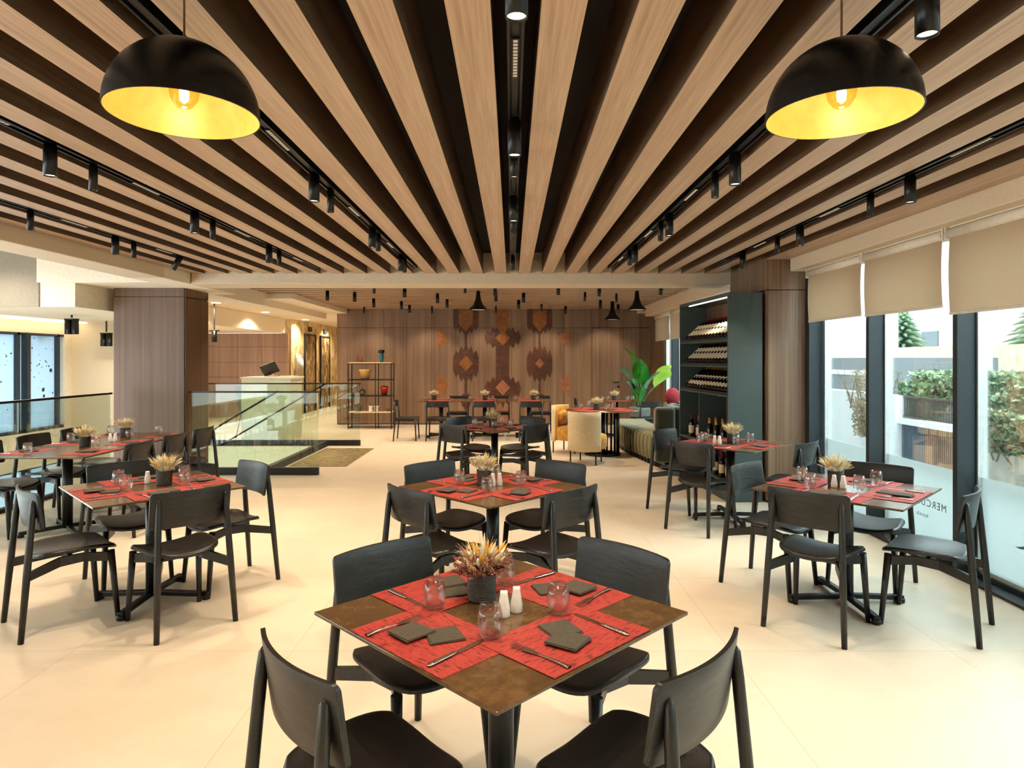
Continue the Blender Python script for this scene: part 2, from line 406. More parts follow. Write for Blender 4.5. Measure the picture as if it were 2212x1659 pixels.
def place_spot(fat, x, y, z, label, group=None, rot=None):
    p = P_fat if fat else P_slim
    if p.name in usedp: o = dup(p, (x, y, z), 0, label, group)
    else:
        usedp.add(p.name); o = p; o.location = (x, y, z); o['label'] = label
        if group: o['group'] = group
    if rot: o.rotation_euler = rot
    return o
SP = {0: [(1.82, 1), (3.06, 1), (3.48, 0), (4.52, 1), (5.0, 0), (7.1, 0)],
      -4: [(3.95, 1), (4.31, 0), (5.6, 1), (5.85, 0), (7.06, 1), (7.3, 0)],
      4: [(3.57, 1), (3.92, 0), (5.06, 1), (5.35, 0), (6.47, 1), (6.75, 0)],
      -8: [(3.40, 1), (3.75, 0), (4.95, 1), (5.25, 0), (6.47, 1), (6.75, 0)],
      8: [(3.98, 1), (4.42, 0), (5.5, 1), (5.97, 0), (6.86, 1)],
      -12: [(4.9, 0), (5.95, 1), (6.24, 0), (7.14, 1)]}
NM = {0: 'central track', -4: 'track left of centre', 4: 'track right of centre', -8: 'left-half track', 8: 'track beside the blinds', -12: 'track nearest the left soffit'}
SP[4].insert(0, (1.92, 1))
lights = []
for g, lst in SP.items():
    for k, (y, fat) in enumerate(lst):
        x = CX+.30*g
        o = place_spot(fat, x, y, ZT, '%s black cylinder spotlight, %s from the camera on the %s' % ('wide' if fat else 'slim', ORD[k], NM[g]), 'ceiling track spotlights', (0, .5, .3) if (g == -12 and k == 3) else None)
        lights.append((x, y, ZT-.19, fat))
LL = thing('led_louvre', 'x', 'linear light')
MB().box(-.014, .014, -.16, .16, -.006, .004).build('housing', M_black, LL)
lm = MB()
for k in range(12): lm.box(-.008, .008, -.15+.0255*k, -.136+.0255*k, -.008, -.005)
lm.build('diffuser', emis('dim_diffuser', (255,226,180), .7), LL); first = True
for g, yl in ((0, (2.44,)), (-4, (3.35, 4.96, 6.43)), (4, (4.46, 5.84, 7.3)), (-8, (2.97, 4.3, 5.84, 7.35)), (8, (3.46, 5.0, 6.4)), (-12, (5.4, 6.8))):
    for k, y in enumerate(yl):
        lab = 'short slotted LED insert, %s from the camera in the %s' % (ORD[k], NM[g])
        if first: o = LL; o.location = (CX+.30*g, y, ZT-.004); o['label'] = lab; o['group'] = 'slotted LED inserts'; first = False
        else: dup(LL, (CX+.30*g, y, ZT-.004), 0, lab, 'slotted LED inserts')
# ------------------------------------------------------------------ dome pendants
def dome(x, y, z, label):
    t = thing('dome_pendant_lamp', label, 'pendant lamp', (x, y, z))
    R = .212; n = 16
    outer = [(max(.012, R*math.sin(a)), R*1.02*math.cos(a)) for a in [PI/2*k/n for k in range(n+1)]][::-1]
    inner = [(max(.01, (R-.004)*math.sin(a)), (R-.004)*1.02*math.cos(a)) for a in [PI/2*k/n for k in range(n+1)]]
    o = MB().lathe(outer, 48).lathe([(R, 0), (R-.004, 0)], 48).build('lamp_shade', M_black, t)
    MB().lathe(inner, 48).build('shade_lining', M_gold, o, fix=False)
    MB().tube([(0,0,R*1.06), (0,0,2.97-z)], .0035, 8).build('cord', plain('amber_cord', (96,60,30), .6), t)
    MB().lathe([(0,.225),(.02,.225),(.02,.2),(.026,.19),(.026,.13),(.018,.12),(0,.12)], 20).build('socket', M_black, t)
    MB().lathe([(.0001,.02),(.022,.026),(.038,.05),(.042,.07),(.036,.095),(.018,.125),(.015,.13)], 20).build('bulb', glassmat('amber_bulb_glass', (255,236,190), .04, .3), t)
    MB().lathe([(.0001,.035),(.012,.045),(.014,.07),(.0001,.1)], 12).build('filament', M_bulb, t)
    MB().lathe([(0,0),(.05,0),(.05,-.02),(0,-.02)], 24).build('ceiling_rose', M_black, t, loc=(0, 0, 2.97-z))
    pl = bpy.data.lights.new('bulb_light', 'POINT'); pl.energy = 2.0; pl.color = (1, .82, .52); pl.shadow_soft_size = .03
    lo = bpy.data.objects.new('bulb_light', pl); C.objects.link(lo); lo.location = (x, y, z+.02)
dome(-.966, 1.94, 2.317, 'black dome pendant lamp with golden inside, hanging at the left')
dome(.974, 1.94, 2.317, 'black dome pendant lamp with golden inside, hanging at the right')
# ------------------------------------------------------------------ left pillar, right column
def pillar(name, x0, x1, y0, y1, z1, label, mat, joint=2.4):
    t = thing(name, label, 'column', ((x0+x1)/2, (y0+y1)/2, 0))
    hx, hy = (x1-x0)/2, (y1-y0)/2
    MB().box(-hx+.012, hx-.012, -hy+.012, hy-.012, 0, z1).build('core', M_blackm, t)
    MB().box(-hx+.012, hx-.014, -hy, -hy+.012, .02, joint).box(hx-.012, hx, -hy+.014, hy-.012, .02, joint).box(-hx, -hx+.012, -hy+.014, hy-.012, .02, joint).build('wood_cladding', mat, t)
    MB().box(-hx+.012, hx-.014, -hy, -hy+.012, joint+.01, z1).box(hx-.012, hx, -hy+.014, hy-.012, joint+.01, z1).box(-hx, -hx+.012, -hy+.014, hy-.012, joint+.01, z1).build('upper_cladding', mat, t)
pillar('wood_clad_column', -5.43, -4.45, 8.96, 9.66, 2.563, 'dark walnut clad square column left of the stair opening', M_walnutd, 2.44)
pillar('wood_clad_column', 2.84, 3.44, 7.3, 8.55, 2.96, 'walnut clad column between the wine cabinet and the windows', M_walnut, 2.36)
# ------------------------------------------------------------------ inlay on the back wall
inl = thing('geometric_wood_inlay', 'woven-rug style wood and copper inlay on the far walnut wall', 'wall decoration', (0, 15.998, 0))
def W(px, py): return ((px-1105)*16/1420, 1.6-(py-775)*16/1420)
MR = Matrix.Rotation(PI/2, 4, 'X')
def poly(pts, name, mat, d=.006):
    MB().prism([W(*p) for p in pts], 0, d, MR).build(name, mat, inl, loc=(0, 0, 0))
def medallion(cx, y0, y1, hw, side, teeth, name, mat, d=.006, half=0):
    cy = (y0+y1)/2; H = (y1-y0)/2; pts = []
    def edge(sgn):
        r = []
        for k in range(teeth*2+1):
            u = -1+k/teeth
            env = side+(H-side)*(1-abs(u))
            step = env*1.06 if k % 2 == 1 else env-H*.24
            xx = cx+u*hw+(0 if k % 2 == 0 else (hw*.02))
            r.append((xx, cy+sgn*max(0, step)))
        return r
    pts = edge(-1)+edge(1)[::-1]
    if half: pts = [(min(x, cx) if half < 0 else max(x, cx), y) for x, y in pts]
    out = []
    for p in pts:
        if not out or abs(out[-1][0]-p[0])+abs(out[-1][1]-p[1]) > .01: out.append(p)
    poly(out, name, mat, d)
def diamond(cx, cy, r, mat): poly([(cx-r, cy), (cx, cy-r*1.08), (cx+r, cy), (cx, cy+r*1.08)], 'diamond', mat, .009)
medallion(1086, 695, 764, 39, 12, 7, 'medallion', M_darkin); diamond(1086, 730, 15.5, M_cop)
poly([(1072, 668), (1100, 668), (1100, 706), (1093, 716), (1086, 722), (1079, 716), (1072, 706)], 'copper_band', M_cop, .008)
poly([(1071.5, 752), (1100, 752), (1100, 818), (1071.5, 818)], 'dark_band', M_darkin, .005)
medallion(1086, 800, 880, 39, 14, 7, 'medallion', M_darkin); diamond(1086, 837, 15.7, M_copr)
poly([(1073, 878), (1099, 878), (1099, 914), (1073, 914)], 'copper_band', M_copr, .005)
for cx, dm in ((1006.5, M_cop), (1165.6, M_copr)):
    poly([(cx-27, 668), (cx+27, 668), (cx+27, 706), (cx+21, 714), (cx+18, 708), (cx+12, 721), (cx+8, 714), (cx+2, 726), (cx-2, 726), (cx-8, 714), (cx-12, 721), (cx-18, 708), (cx-21, 714), (cx-27, 706)], 'stepped_panel', M_darkin)
    poly([(cx-15, 669), (cx+15, 669), (cx+15, 700), (cx, 716), (cx-15, 700)], 'copper_field', M_cop, .008)
    poly([(cx-2.5, 724), (cx+2.5, 724), (cx+2.5, 745), (cx-2.5, 745)], 'stem', M_darkin, .004)
    medallion(cx, 741, 831, 27.5, 24, 5, 'medallion', M_darkin); diamond(cx, 785, 15.5 if dm is M_cop else 10, dm)
    poly([(cx-3, 828), (cx+3, 828), (cx+3, 856), (cx-3, 856)], 'stem', M_darkin, .004)
    medallion(cx, 838, 892, 12, 6, 3, 'small_medallion', M_darkin)
for cx, s, mt in ((944, 1, M_cop), (1231, -1, M_copr)):
    for y0, y1 in ((709, 751), (806, 858)):
        medallion(cx, y0-4, y1+4, 24, 8, 5, 'half_medallion', mt, half=s)
# ------------------------------------------------------------------ back room slats, spots, pendants
y = 9.15; k = 0
while y < 15.75:
    o = MB().box(-4.5, 3.04, 0, .23, 0, .06).build('ceiling_slat', M_slat, loc=(0, y, 2.80))
    tag(o, 'thin oak ceiling slat running crosswise before the far wall', 'slat', 'thin oak slats of the rear ceiling'); y += .36; k += 1
BS = [(20,180),(183,187),(300,142),(482,160),(297,222),(240,265),(462,235),(511,255),(645,262),(678,195),(735,225),(843,140),(1022,150),(1027,185),(1027,262),(1192,192),(1163,230),(1300,250),(1400,145),(1443,262),(1559,187),(1645,152),(1652,230),(1747,195),(1757,252),(2013,145)]
for i, (zx, zy) in enumerate(BS):
    px, py = 700+zx*.3616, 580+zy*.3616
    Y = min(15.6, 1.06*1420/(775-py)); X = (px-1105)/1420*Y
    place_spot(i % 3 != 2, X, Y, 2.80, 'small black cylinder spotlight under the slatted rear ceiling', 'spotlights under the slatted rear ceiling')
def bell(px, py, Y, label, R):
    z = 1.6+(775-py)/1420*Y; x = (px-1105)/1420*Y
    t = thing('bell_pendant_lamp', label, 'pendant lamp', (x, Y, z))
    pr = [(R, 0), (R*1.0, .025), (R*.82, .055), (R*.55, .10), (R*.38, .16), (R*.27, .22), (R*.2, 2.84-z)]
    MB().lathe(pr, 28, cap1=True).build('lamp_shade', M_black, t)
    MB().lathe([(0, .012), (R*.93, .012)], 28).build('diffuser', plain('grey_diffuser', (190,160,130), .5, emit=(255,210,150), es=.8), t, fix=False)
bell(1033, 670, 11.7, 'black bell pendant lamp over the middle of the rear room', .16)
bell(1376, 670, 11.7, 'black bell pendant lamp, nearer of the two at the right rear', .16)
bell(1323, 691, 13.8, 'black bell pendant lamp, smaller looking one over the plant-side table', .16)
# lobby downlights, left wall-lamp cylinders
for i, (x, y) in enumerate(((-5.8, 12.9), (-5.8, 15.5), (-5.8, 18.5))):
    o = MB().lathe([(0, 0), (.07, 0), (.085, -.004), (.085, .0)], 24).build('ceiling_downlight', M_down, loc=(x, y, 2.697), fix=False)
    tag(o, 'round recessed downlight in the lobby ceiling, %s from the front' % ORD[i], 'downlight')
for i, (px, py, Y, zc, lab) in enumerate(((155, 722, 9.9, 2.26, 'black twin cylinder ceiling lamp nearest above the left railing'), (62, 743, 11.2, 2.26, 'black twin cylinder ceiling lamp in front of the frosted left windows'), (230, 748, 11.5, 2.26, 'black twin cylinder ceiling lamp beside the dark column'), (463, 739, 13, 2.7, 'black cylinder ceiling lamp just right of the dark column'))):
    z = 1.6+(775-py)/1420*Y; x = (px-1105)/1420*Y
    t = thing('ceiling_cylinder_lamp', lab, 'ceiling lamp', (x, Y, z))
    for s in ((-.042, .042) if i < 3 else (0,)):
        MB().lathe([(0, 0), (.048, 0), (.05, .004), (.05, .22), (0, .22)], 20).build('lamp_body', M_black, t, loc=(s*1.2, 0, 0))
    MB().box(-.09, .09, -.04, .04, .215, .235).box(-.01, .01, -.01, .01, .25, zc-z).build('mount', M_blackm, t)
# ------------------------------------------------------------------ railings
def railing(name, p0, p1, label, panels, h=1.15, base=.1, basew=.06):
    p0 = Vector(p0); p1 = Vector(p1); L = (p1-p0).length; a = math.atan2(p1.y-p0.y, p1.x-p0.x)
    t = thing(name, label, 'railing', (p0.x, p0.y, 0), a)
    MB().box(0, L, -basew/2, basew/2, 0, base).build('base_channel', M_blackm, t)
    for k in range(panels):
        MB().box(L*k/panels+.006, L*(k+1)/panels-.006, -.008, .008, base, h-.015).build('glass_panel', M_rail, t)
    MB().box(0, L, -.02, .02, h-.02, h+.005).build('handrail', M_black, t)
    return t
railing('glass_railing', (-5.3, -2.8), (-5.3, 8.7), 'long glass railing with black handrail beside the left dining table', 7, base=.045)
railing('glass_railing', (-4.44, 9.07), (-2.66, 9.07), 'nearer glass railing with black base in front of the stair opening', 2)
railing('glass_railing', (-6.9, 12.13), (-2.79, 12.13), 'farther glass railing behind the stair opening, before the reception desk', 3)
# stair edge kerb, stair flight, handrails, mat
tag(MB().box(-3.44, -3.36, 9.2, 12.0, 0, .1).build('stair_kerb', M_blackm), 'black metal kerb along the top edge of the stair opening', 'kerb')
st = thing('staircase', 'stair flight descending left inside the floor opening', 'staircase', (-3.45, 9.3, 0))
for k in range(9):
    MB().box(-.28*(k+1), -.28*k, 0, 2.5, -.17*(k+1)-.04, -.17*(k+1)).build('step', M_floor, st)
for yy, nm, xa, za, xb, zb in ((9.12, 'nearer', -3.24, 1.15, -4.3, .52), (12.08, 'farther', -3.41, 1.15, -5.6, -.14)):
    o = MB().tube([(xa, yy, za), (xb, yy, zb)], .014, 10).build('stair_handrail', M_black)
    tag(o, 'sloping black handrail on the %s side of the stairs' % nm, 'handrail')
tag(MB().box(-3.3, -2.45, 9.75, 11.7, 0, .008).build('doormat', M_mattex), 'mottled brown entrance mat at the top of the stairs', 'mat')
# reception desk and monitor
rd = thing('reception_desk', 'pale reception desk behind the stair railing', 'desk', (-4.8, 13.2, 0))
MB().box(-.48, .48, -.35, .35, 0, 1.21).build('body', plain('pale_desk', (226,228,206), .5), rd)
MB().box(-.5, .52, -.37, .37, 1.21, 1.24).build('counter_top', M_white, rd)
mo = thing('monitor', 'black tilted monitor on its stand on the reception desk', 'monitor', (-4.8, 13.2, 1.24))
MB().box(-.16, .16, -.012, .012, 0, .24, Matrix.Translation((0, 0, .06)) @ Matrix.Rotation(-.35, 4, 'Y') @ Matrix.Rotation(.5, 4, 'X')).build('screen', M_black, mo, bevel=.004)
MB().lathe([(0, 0), (.11, 0), (.09, .02), (0, .03)], 20).tube([(0, 0, .02), (.05, .05, .17)], .018, 8).build('stand', M_ceramic, mo)
tag(MB().box(0, .3, -.08, .08, 0, .02).build('keyboard', M_ceramic, loc=(-4.62, 13.2, 1.24), bevel=.005), 'white keyboard lying right of the reception monitor', 'keyboard')
bc = thing('leaning_board', 'dark trapezoid easel board left of the reception desk', 'board', (-5.45, 13.3, 0))
MB().prism([(-.14, 1.05), (.02, 1.05), (.02, .55), (-.05, .55)], 0, .02, MR).build('panel', plain('slate_panel', (70,84,84), .5), bc)
MB().tube([(0, 0, .6), (-.12, 0, 0)], .012, 8).tube([(0, .1, .6), (.0, .25, 0)], .012, 8).build('leg', M_black, bc)
# ------------------------------------------------------------------ shelf unit
sh = thing('open_shelf_unit', 'black metal open shelf unit with two cream shelves by far wall', 'shelf', (-3.23, 15.15, 0))
fr = MB()
for x in (-.49, .49):
    for yy in (-.17, .17): fr.box(x-.011, x+.011, yy-.011, yy+.011, 0, 1.5)
for yy in (-.17, .17): fr.box(.13-.009, .13+.009, yy-.009, yy+.009, 0, 1.5)
for z in (.03, 1.49):
    for yy in (-.17, .17): fr.box(-.49, .49, yy-.01, yy+.01, z-.01, z+.01)
    for x in (-.49, .49): fr.box(x-.01, x+.01, -.17, .17, z-.01, z+.01)
fr.build('frame', M_black, sh)
for z, m in ((1.505, M_creamf), (1.12, M_black), (.75, M_black), (.38, M_creamf)): MB().box(-.49, .49, -.18, .18, z-.012, z+.012).build('shelf_board', m, sh)
def lathed(name, prof, mat, loc, label, cat, seg=24, extra=None):
    t = MB().lathe(prof, seg, cap0=True)
    if extra: extra(t)
    return tag(t.build(name, mat, loc=loc), label, cat)
redp = plain('red_enamel', (206,60,44), .4); teal = plain('teal_glaze', (24,96,110), .3); bas = plain('cream_bucket', (232,190,116), .5)
lathed('bucket', [(.09, 0), (.13, .19), (.145, .2), (.145, .22), (.125, .22), (.08, .02)], bas, (-3.37, 15.15, 1.133), 'cream bucket with flared rim on the second shelf', 'bucket')
lathed('bucket', [(.06, 0), (.085, .14), (.11, .16), (.11, .175), (.085, .2), (.06, .21), (.02, .215)], redp, (-2.93, 15.15, .763), 'red lidded pot with wide rim on the third shelf', 'pot')
tv = thing('vase', 'teal vase with a dark mouth on top of the shelf unit', 'vase', (-3.0, 15.15, 1.518))
MB().lathe([(.04, 0), (.055, .1), (.05, .2), (.045, .23)], 20, cap0=True).build('body', teal, tv)
MB().lathe([(.045, .2), (.075, .23), (.07, .28), (.03, .29)], 20).build('rim', M_black, tv)
pg = glassmat('pink_glass', (236,190,190), .1, .6)
for k, (dx, h, w_) in enumerate(((-.03, .2, 'taller'), (.03, .13, 'shorter'))):
    lathed('glass_bottle', [(.03, 0), (.035, .04), (.012, h*.6), (.012, h)], pg, (-3.5+dx*1.6, 15.15, 1.518), 'pinkish glass bottle on top of the shelf unit, %s of two' % w_, 'bottle')
for k in range(2):
    lathed('vase', [(.065, 0), (.05, .02), (.045, .09), (.07, .13), (.055, .13)], M_ceramic, (-3.22+.125*k, 15.05, .393), 'white flared ceramic vase on the lowest cream shelf, %s of two' % ('left', 'right')[k], 'vase', 6)
tag(MB().box(-.05, .05, -.05, .05, 0, .12).build('box', M_steelg, loc=(-3.52, 15.15, .393), bevel=.008), 'grey box at the left end of the lowest cream shelf', 'box')
lathed('bowl', [(.03, 0), (.06, .03), (.065, .05), (.055, .05)], M_steelg, (-2.83, 15.15, .393), 'small grey bowl at the right end of the lowest cream shelf', 'bowl')
o = MB().tube([(.06*math.cos(a), 0, .065+.06*math.sin(a)) for a in [2*PI*k/24 for k in range(25)]], .012, 8).build('ring_ornament', M_black, loc=(-3.44, 15.15, .763)); tag(o, 'black ring ornament standing on the third shelf', 'ornament')
# ------------------------------------------------------------------ wine cabinet
cab = thing('wine_cabinet', 'tall petrol green wine cabinet beside the walnut column', 'cabinet', (2.41, 7.31, 0), math.radians(3.4))
# local: x to the right (depth .39), y away (length 1.72)
D, LN, HT = .39, 1.2, 2.34
LN = 1.72
MB().box(0, D, 0, .03, 0, HT).build('side_panel', M_green, cab); MB().box(0, D, LN-.03, LN, 0, HT).build('side_panel', M_green, cab)
MB().box(0, D, .03, LN-.03, HT-.04, HT).build('top_panel', M_green, cab)
MB().box(.0, D, .03, LN-.03, 0, .12).build('plinth', M_green, cab)
MB().box(D-.02, D, .03, LN-.03, .12, HT-.04).build('back_panel', M_walnutd, cab)
for z in (1.82, 1.52, 1.19, .57, .22):
    MB().box(.0, D-.02, .03, LN-.03, z-.02, z).build('shelf_board', M_green, cab)
MB().box(.02, D-.02, LN*.58, LN*.58+.02, .12, 1.17).build('divider', M_green, cab)
MB().box(.03, .045, .05, LN-.3, HT-.05, HT-.042).build('led_strip', M_led, cab)
for z in (1.185,):
    for yy in (.4, 1.35):
        MB().lathe([(0, 0), (.02, 0)], 12, Matrix.Translation((.06, yy, z-.022))).build('led_spot', M_lens, cab, fix=False)
cabM = Matrix.Translation((2.41, 7.31, 0)) @ Matrix.Rotation(math.radians(3.4), 4, 'Z')
M_wine = plain('dark_wine_glass', (22,14,12), .12); M_lab = plain('paper_label', (226,206,176), .7); M_capr = plain('red_foil', (130,24,34), .35, metal=.3); M_capg = plain('gold_foil', (196,150,70), .35, metal=.5)
def bottle(name, capm, lab_big=True, cham=False):
    t = thing(name, 'x', 'bottle')
    pr = [(.001, 0), (.036, .001), (.037, .01), (.037, .18), (.033, .2), (.016, .235), (.0145, .29), (.001, .291)] if not cham else [(.001, 0), (.042, .001), (.043, .012), (.043, .16), (.036, .2), (.018, .255), (.0155, .3), (.001, .301)]
    MB().lathe(pr, 14).build('glass_body', M_wine, t)
    r = .0376 if not cham else .0436
    MB().lathe([(r, .05), (r, .15 if lab_big else .11)], 14).build('paper_label', M_lab, t, fix=False)
    MB().lathe([(.0165, .238 if not cham else .24), (.0155, .294), (.001, .295)] if not cham else [(.024, .235), (.018, .26), (.0175, .3), (.001, .306)], 14).build('foil_cap', capm, t, fix=False)
    return t
B_red = bottle('wine_bottle', M_capr); B_gold = bottle('wine_bottle', M_capg, False); B_ch = bottle('champagne_bottle', M_capg, False, True); usedb = set()
def put_bottle(proto, lx, ly, z, label, group, tilt=None):
    p = cabM @ Vector((lx, ly, z))
    if proto.name in usedb: o = dup(proto, p, 0, label, group)
    else: o = proto; usedb.add(proto.name); o.location = p; o['label'] = label; o['group'] = group
    if tilt:
        o.rotation_mode = 'XYZ'; o.rotation_euler = tilt
    return o
# reclining display rows: bottles lean back, necks up and away from the aisle
rest = MB()
SH = [(1.82, B_red, 'upper', 'red capped'), (1.52, B_red, 'middle', 'red capped'), (1.19, B_gold, 'third', 'gold capped')]
for z, pr, nm, cn in SH:
    for row, (lx, dz) in enumerate(((.055, .034), (.135, .1))):
        n = 15
        for k in range(n):
            ly = .12+k*(LN-.26)/(n-1)
            put_bottle(pr, lx, ly, z+dz, '%s wine bottle reclining in the %s row of the %s display shelf' % (cn, ('front', 'rear')[row], nm), '%s row of bottles on the %s wine shelf' % (('front', 'rear')[row], nm), (0, math.radians((50, 47)[row]), math.radians(-3)))
for z, pr, nm, cn in SH:
    MB().box(.012, .02, .04, LN-.04, z, z+.03).build('rack_lip', M_greend, cab)
for k in range(3): put_bottle(B_red, .07+.05*(k % 2), 1.15+.14*k, .57, 'tall labelled wine bottle standing in the left lower niche', 'standing bottles in the left lower niche')
for k in range(8): put_bottle(B_ch, .07+.12*(k % 2), .1+.11*k, .57, 'gold topped champagne bottle standing in the right lower niche', 'champagne bottles in the right lower niche')
for k in range(6): put_bottle(B_red, .07+.1*(k % 2), .16+.1*k, .22, 'wine bottle standing on the bottom cabinet shelf', 'bottles on the bottom cabinet shelf')
# ------------------------------------------------------------------ right windows
XG = 3.43
MY = [2.5, 3.68, 4.86, 6.05, 7.2]
M_film = frosted('frosted_white_film', (214,220,220), .5, .5)
struct('trim_10', MB().box(3.26, 3.46, -3, 7.3, .0, .02).box(3.38, 3.46, -3, 7.3, .02, .05), M_anth)
bays = [(-3, -1), (-1, .15), (.15, 1.32), (1.32, 2.5)]+list(zip(MY, MY[1:]))
def windows(bays, n0):
    out = []
    for i, (y0, y1) in enumerate(bays):
        w = struct('window_%d' % (n0+i), MB().box(XG, XG+.01, y0, y1, .05, 2.62), M_glass)
        MB().box(3.26, 3.45, y0-.05 if y0 > -3 else y0, y0, .0, 2.62).build('mullion', M_anth, w, bevel=.004)
        MB().box(XG-.03, XG+.04, y0, y0+.02, .05, 2.6).box(XG-.03, XG+.04, y1-.07, y1-.055, .05, 2.6).box(XG-.03, XG+.04, y0, y1, .05, .08).build('window_frame', M_alu, w)
        MB().box(XG-.004, XG-.002, y0+.02, y1-.07, .08, .735).build('frosted_film', M_film, w)
        out.append(w)
    return out
wr = windows(bays, 5)
struct('wall_right', MB().box(3.26, 3.46, 7.2, 7.3, 0, 2.62), M_anth)
wb = windows([(9.2, 10.6), (10.6, 12.0), (12.0, 13.4), (13.4, 14.5)], 13)
struct('wall_right.001', MB().box(3.38, 3.6, 14.5, 16.2, 0, 3.1), M_walnut)
struct('wall_right.002', MB().box(3.3, 3.6, 8.55, 9.2, 0, 3.1), M_cream)
# mirrored lettering on the glass
def text_mesh(body, size, name, mat, M, parent):
    cu = bpy.data.curves.new(name, 'FONT'); cu.body = body; cu.size = size; cu.extrude = .0005; cu.space_character = 1.25
    to = bpy.data.objects.new('tmp', cu); C.objects.link(to); bpy.context.view_layer.update()
    me = bpy.data.meshes.new_from_object(to.evaluated_get(bpy.context.evaluated_depsgraph_get())); bpy.data.objects.remove(to)
    me.transform(M); me.materials.clear(); me.materials.append(mat)
    o = bpy.data.objects.new(name, me); C.objects.link(o); o.parent = parent; return o
M_let = plain('grey_lettering', (96,112,120), .6)
# reads correctly from outside (looking -X): letters advance toward +Y
base = Matrix.Translation((XG-.008, 5.17, .385)) @ Matrix.Rotation(PI/2, 4, 'Z') @ Matrix.Rotation(PI/2, 4, 'X')
text_mesh('MERCURE', .085, 'lettering', M_let, base, wr[6])
base = Matrix.Translation((XG-.008, 5.40, .29)) @ Matrix.Rotation(PI/2, 4, 'Z') @ Matrix.Rotation(PI/2, 4, 'X')
text_mesh('hotels', .05, 'lettering', M_let, base, wr[6])
sw = []
for k in range(13):
    a = -2.3+k*1.9/12; a = -1.85+k*1.5/12; sw.append((4.43-.15*math.cos(a), .48+.16*math.sin(a)))
sw2 = []
for k in range(13):
    a = -2.3+k*1.9/12; t_ = math.sin(PI*k/12)*.022; a = -1.85+k*1.5/12; sw2.append((4.43-(.15-t_)*math.cos(a), .48+(.16-t_)*math.sin(a)))
m = MB(); b = m.bm
A = [b.verts.new((XG-.008, p[0], p[1])) for p in sw]; B = [b.verts.new((XG-.008, p[0], p[1])) for p in sw2]
for k in range(12):
    try: b.faces.new((A[k], A[k+1], B[k+1], B[k]))
    except Exception: pass
bmesh.ops.remove_doubles(b, verts=b.verts, dist=1e-5)
m.build('swoosh_emblem', M_let, wr[5])
# ------------------------------------------------------------------ roller blinds
def blind(y0, y1, zb, label, x=3.2, rx=0):
    t = thing('roller_blind', label, 'roller blind', (x, (y0+y1)/2, 0)); h = (y1-y0)/2
    MB().grid(lambda u, v: (-.006*math.sin(PI*v)*(.4+abs(2*u-1)**3*1.2), (2*u-1)*(h-.008*math.sin(PI*v)*0), zb+.02+v*(2.49-zb)), 20, 10).build('fabric', M_blind, t, fix=False)
    MB().tube([(.01, -h-.01, 2.515), (.01, h+.01, 2.515)], .038, 20).build('roller_tube', M_roller, t)
    MB().box(-.02, .05, -h-.03, -h-.015, 2.47, 2.565).box(-.02, .05, h+.015, h+.03, 2.47, 2.565).box(-.005, .04, -h, h, 2.553, 2.565).build('bracket', M_roller, t)
    MB().box(-.006, .006, -h, h, zb, zb+.022).build('bottom_bar', M_roller, t, bevel=.003)
blind(6.01, 7.08, 1.99, 'beige roller blind nearest the walnut column, small and farthest')
blind(4.88, 5.95, 1.98, 'beige roller blind in the middle of the right windows')
blind(3.70, 4.80, 1.92, 'beige roller blind at the right edge of the picture')
blind(2.5, 3.62, 1.92, 'beige roller blind behind the picture edge, closest to the camera')
blind(12.1, 13.2, 1.99, 'beige roller blind in the rear room beside the cabinet')
blind(13.3, 14.6, 1.99, 'beige roller blind in the rear room over the plant')
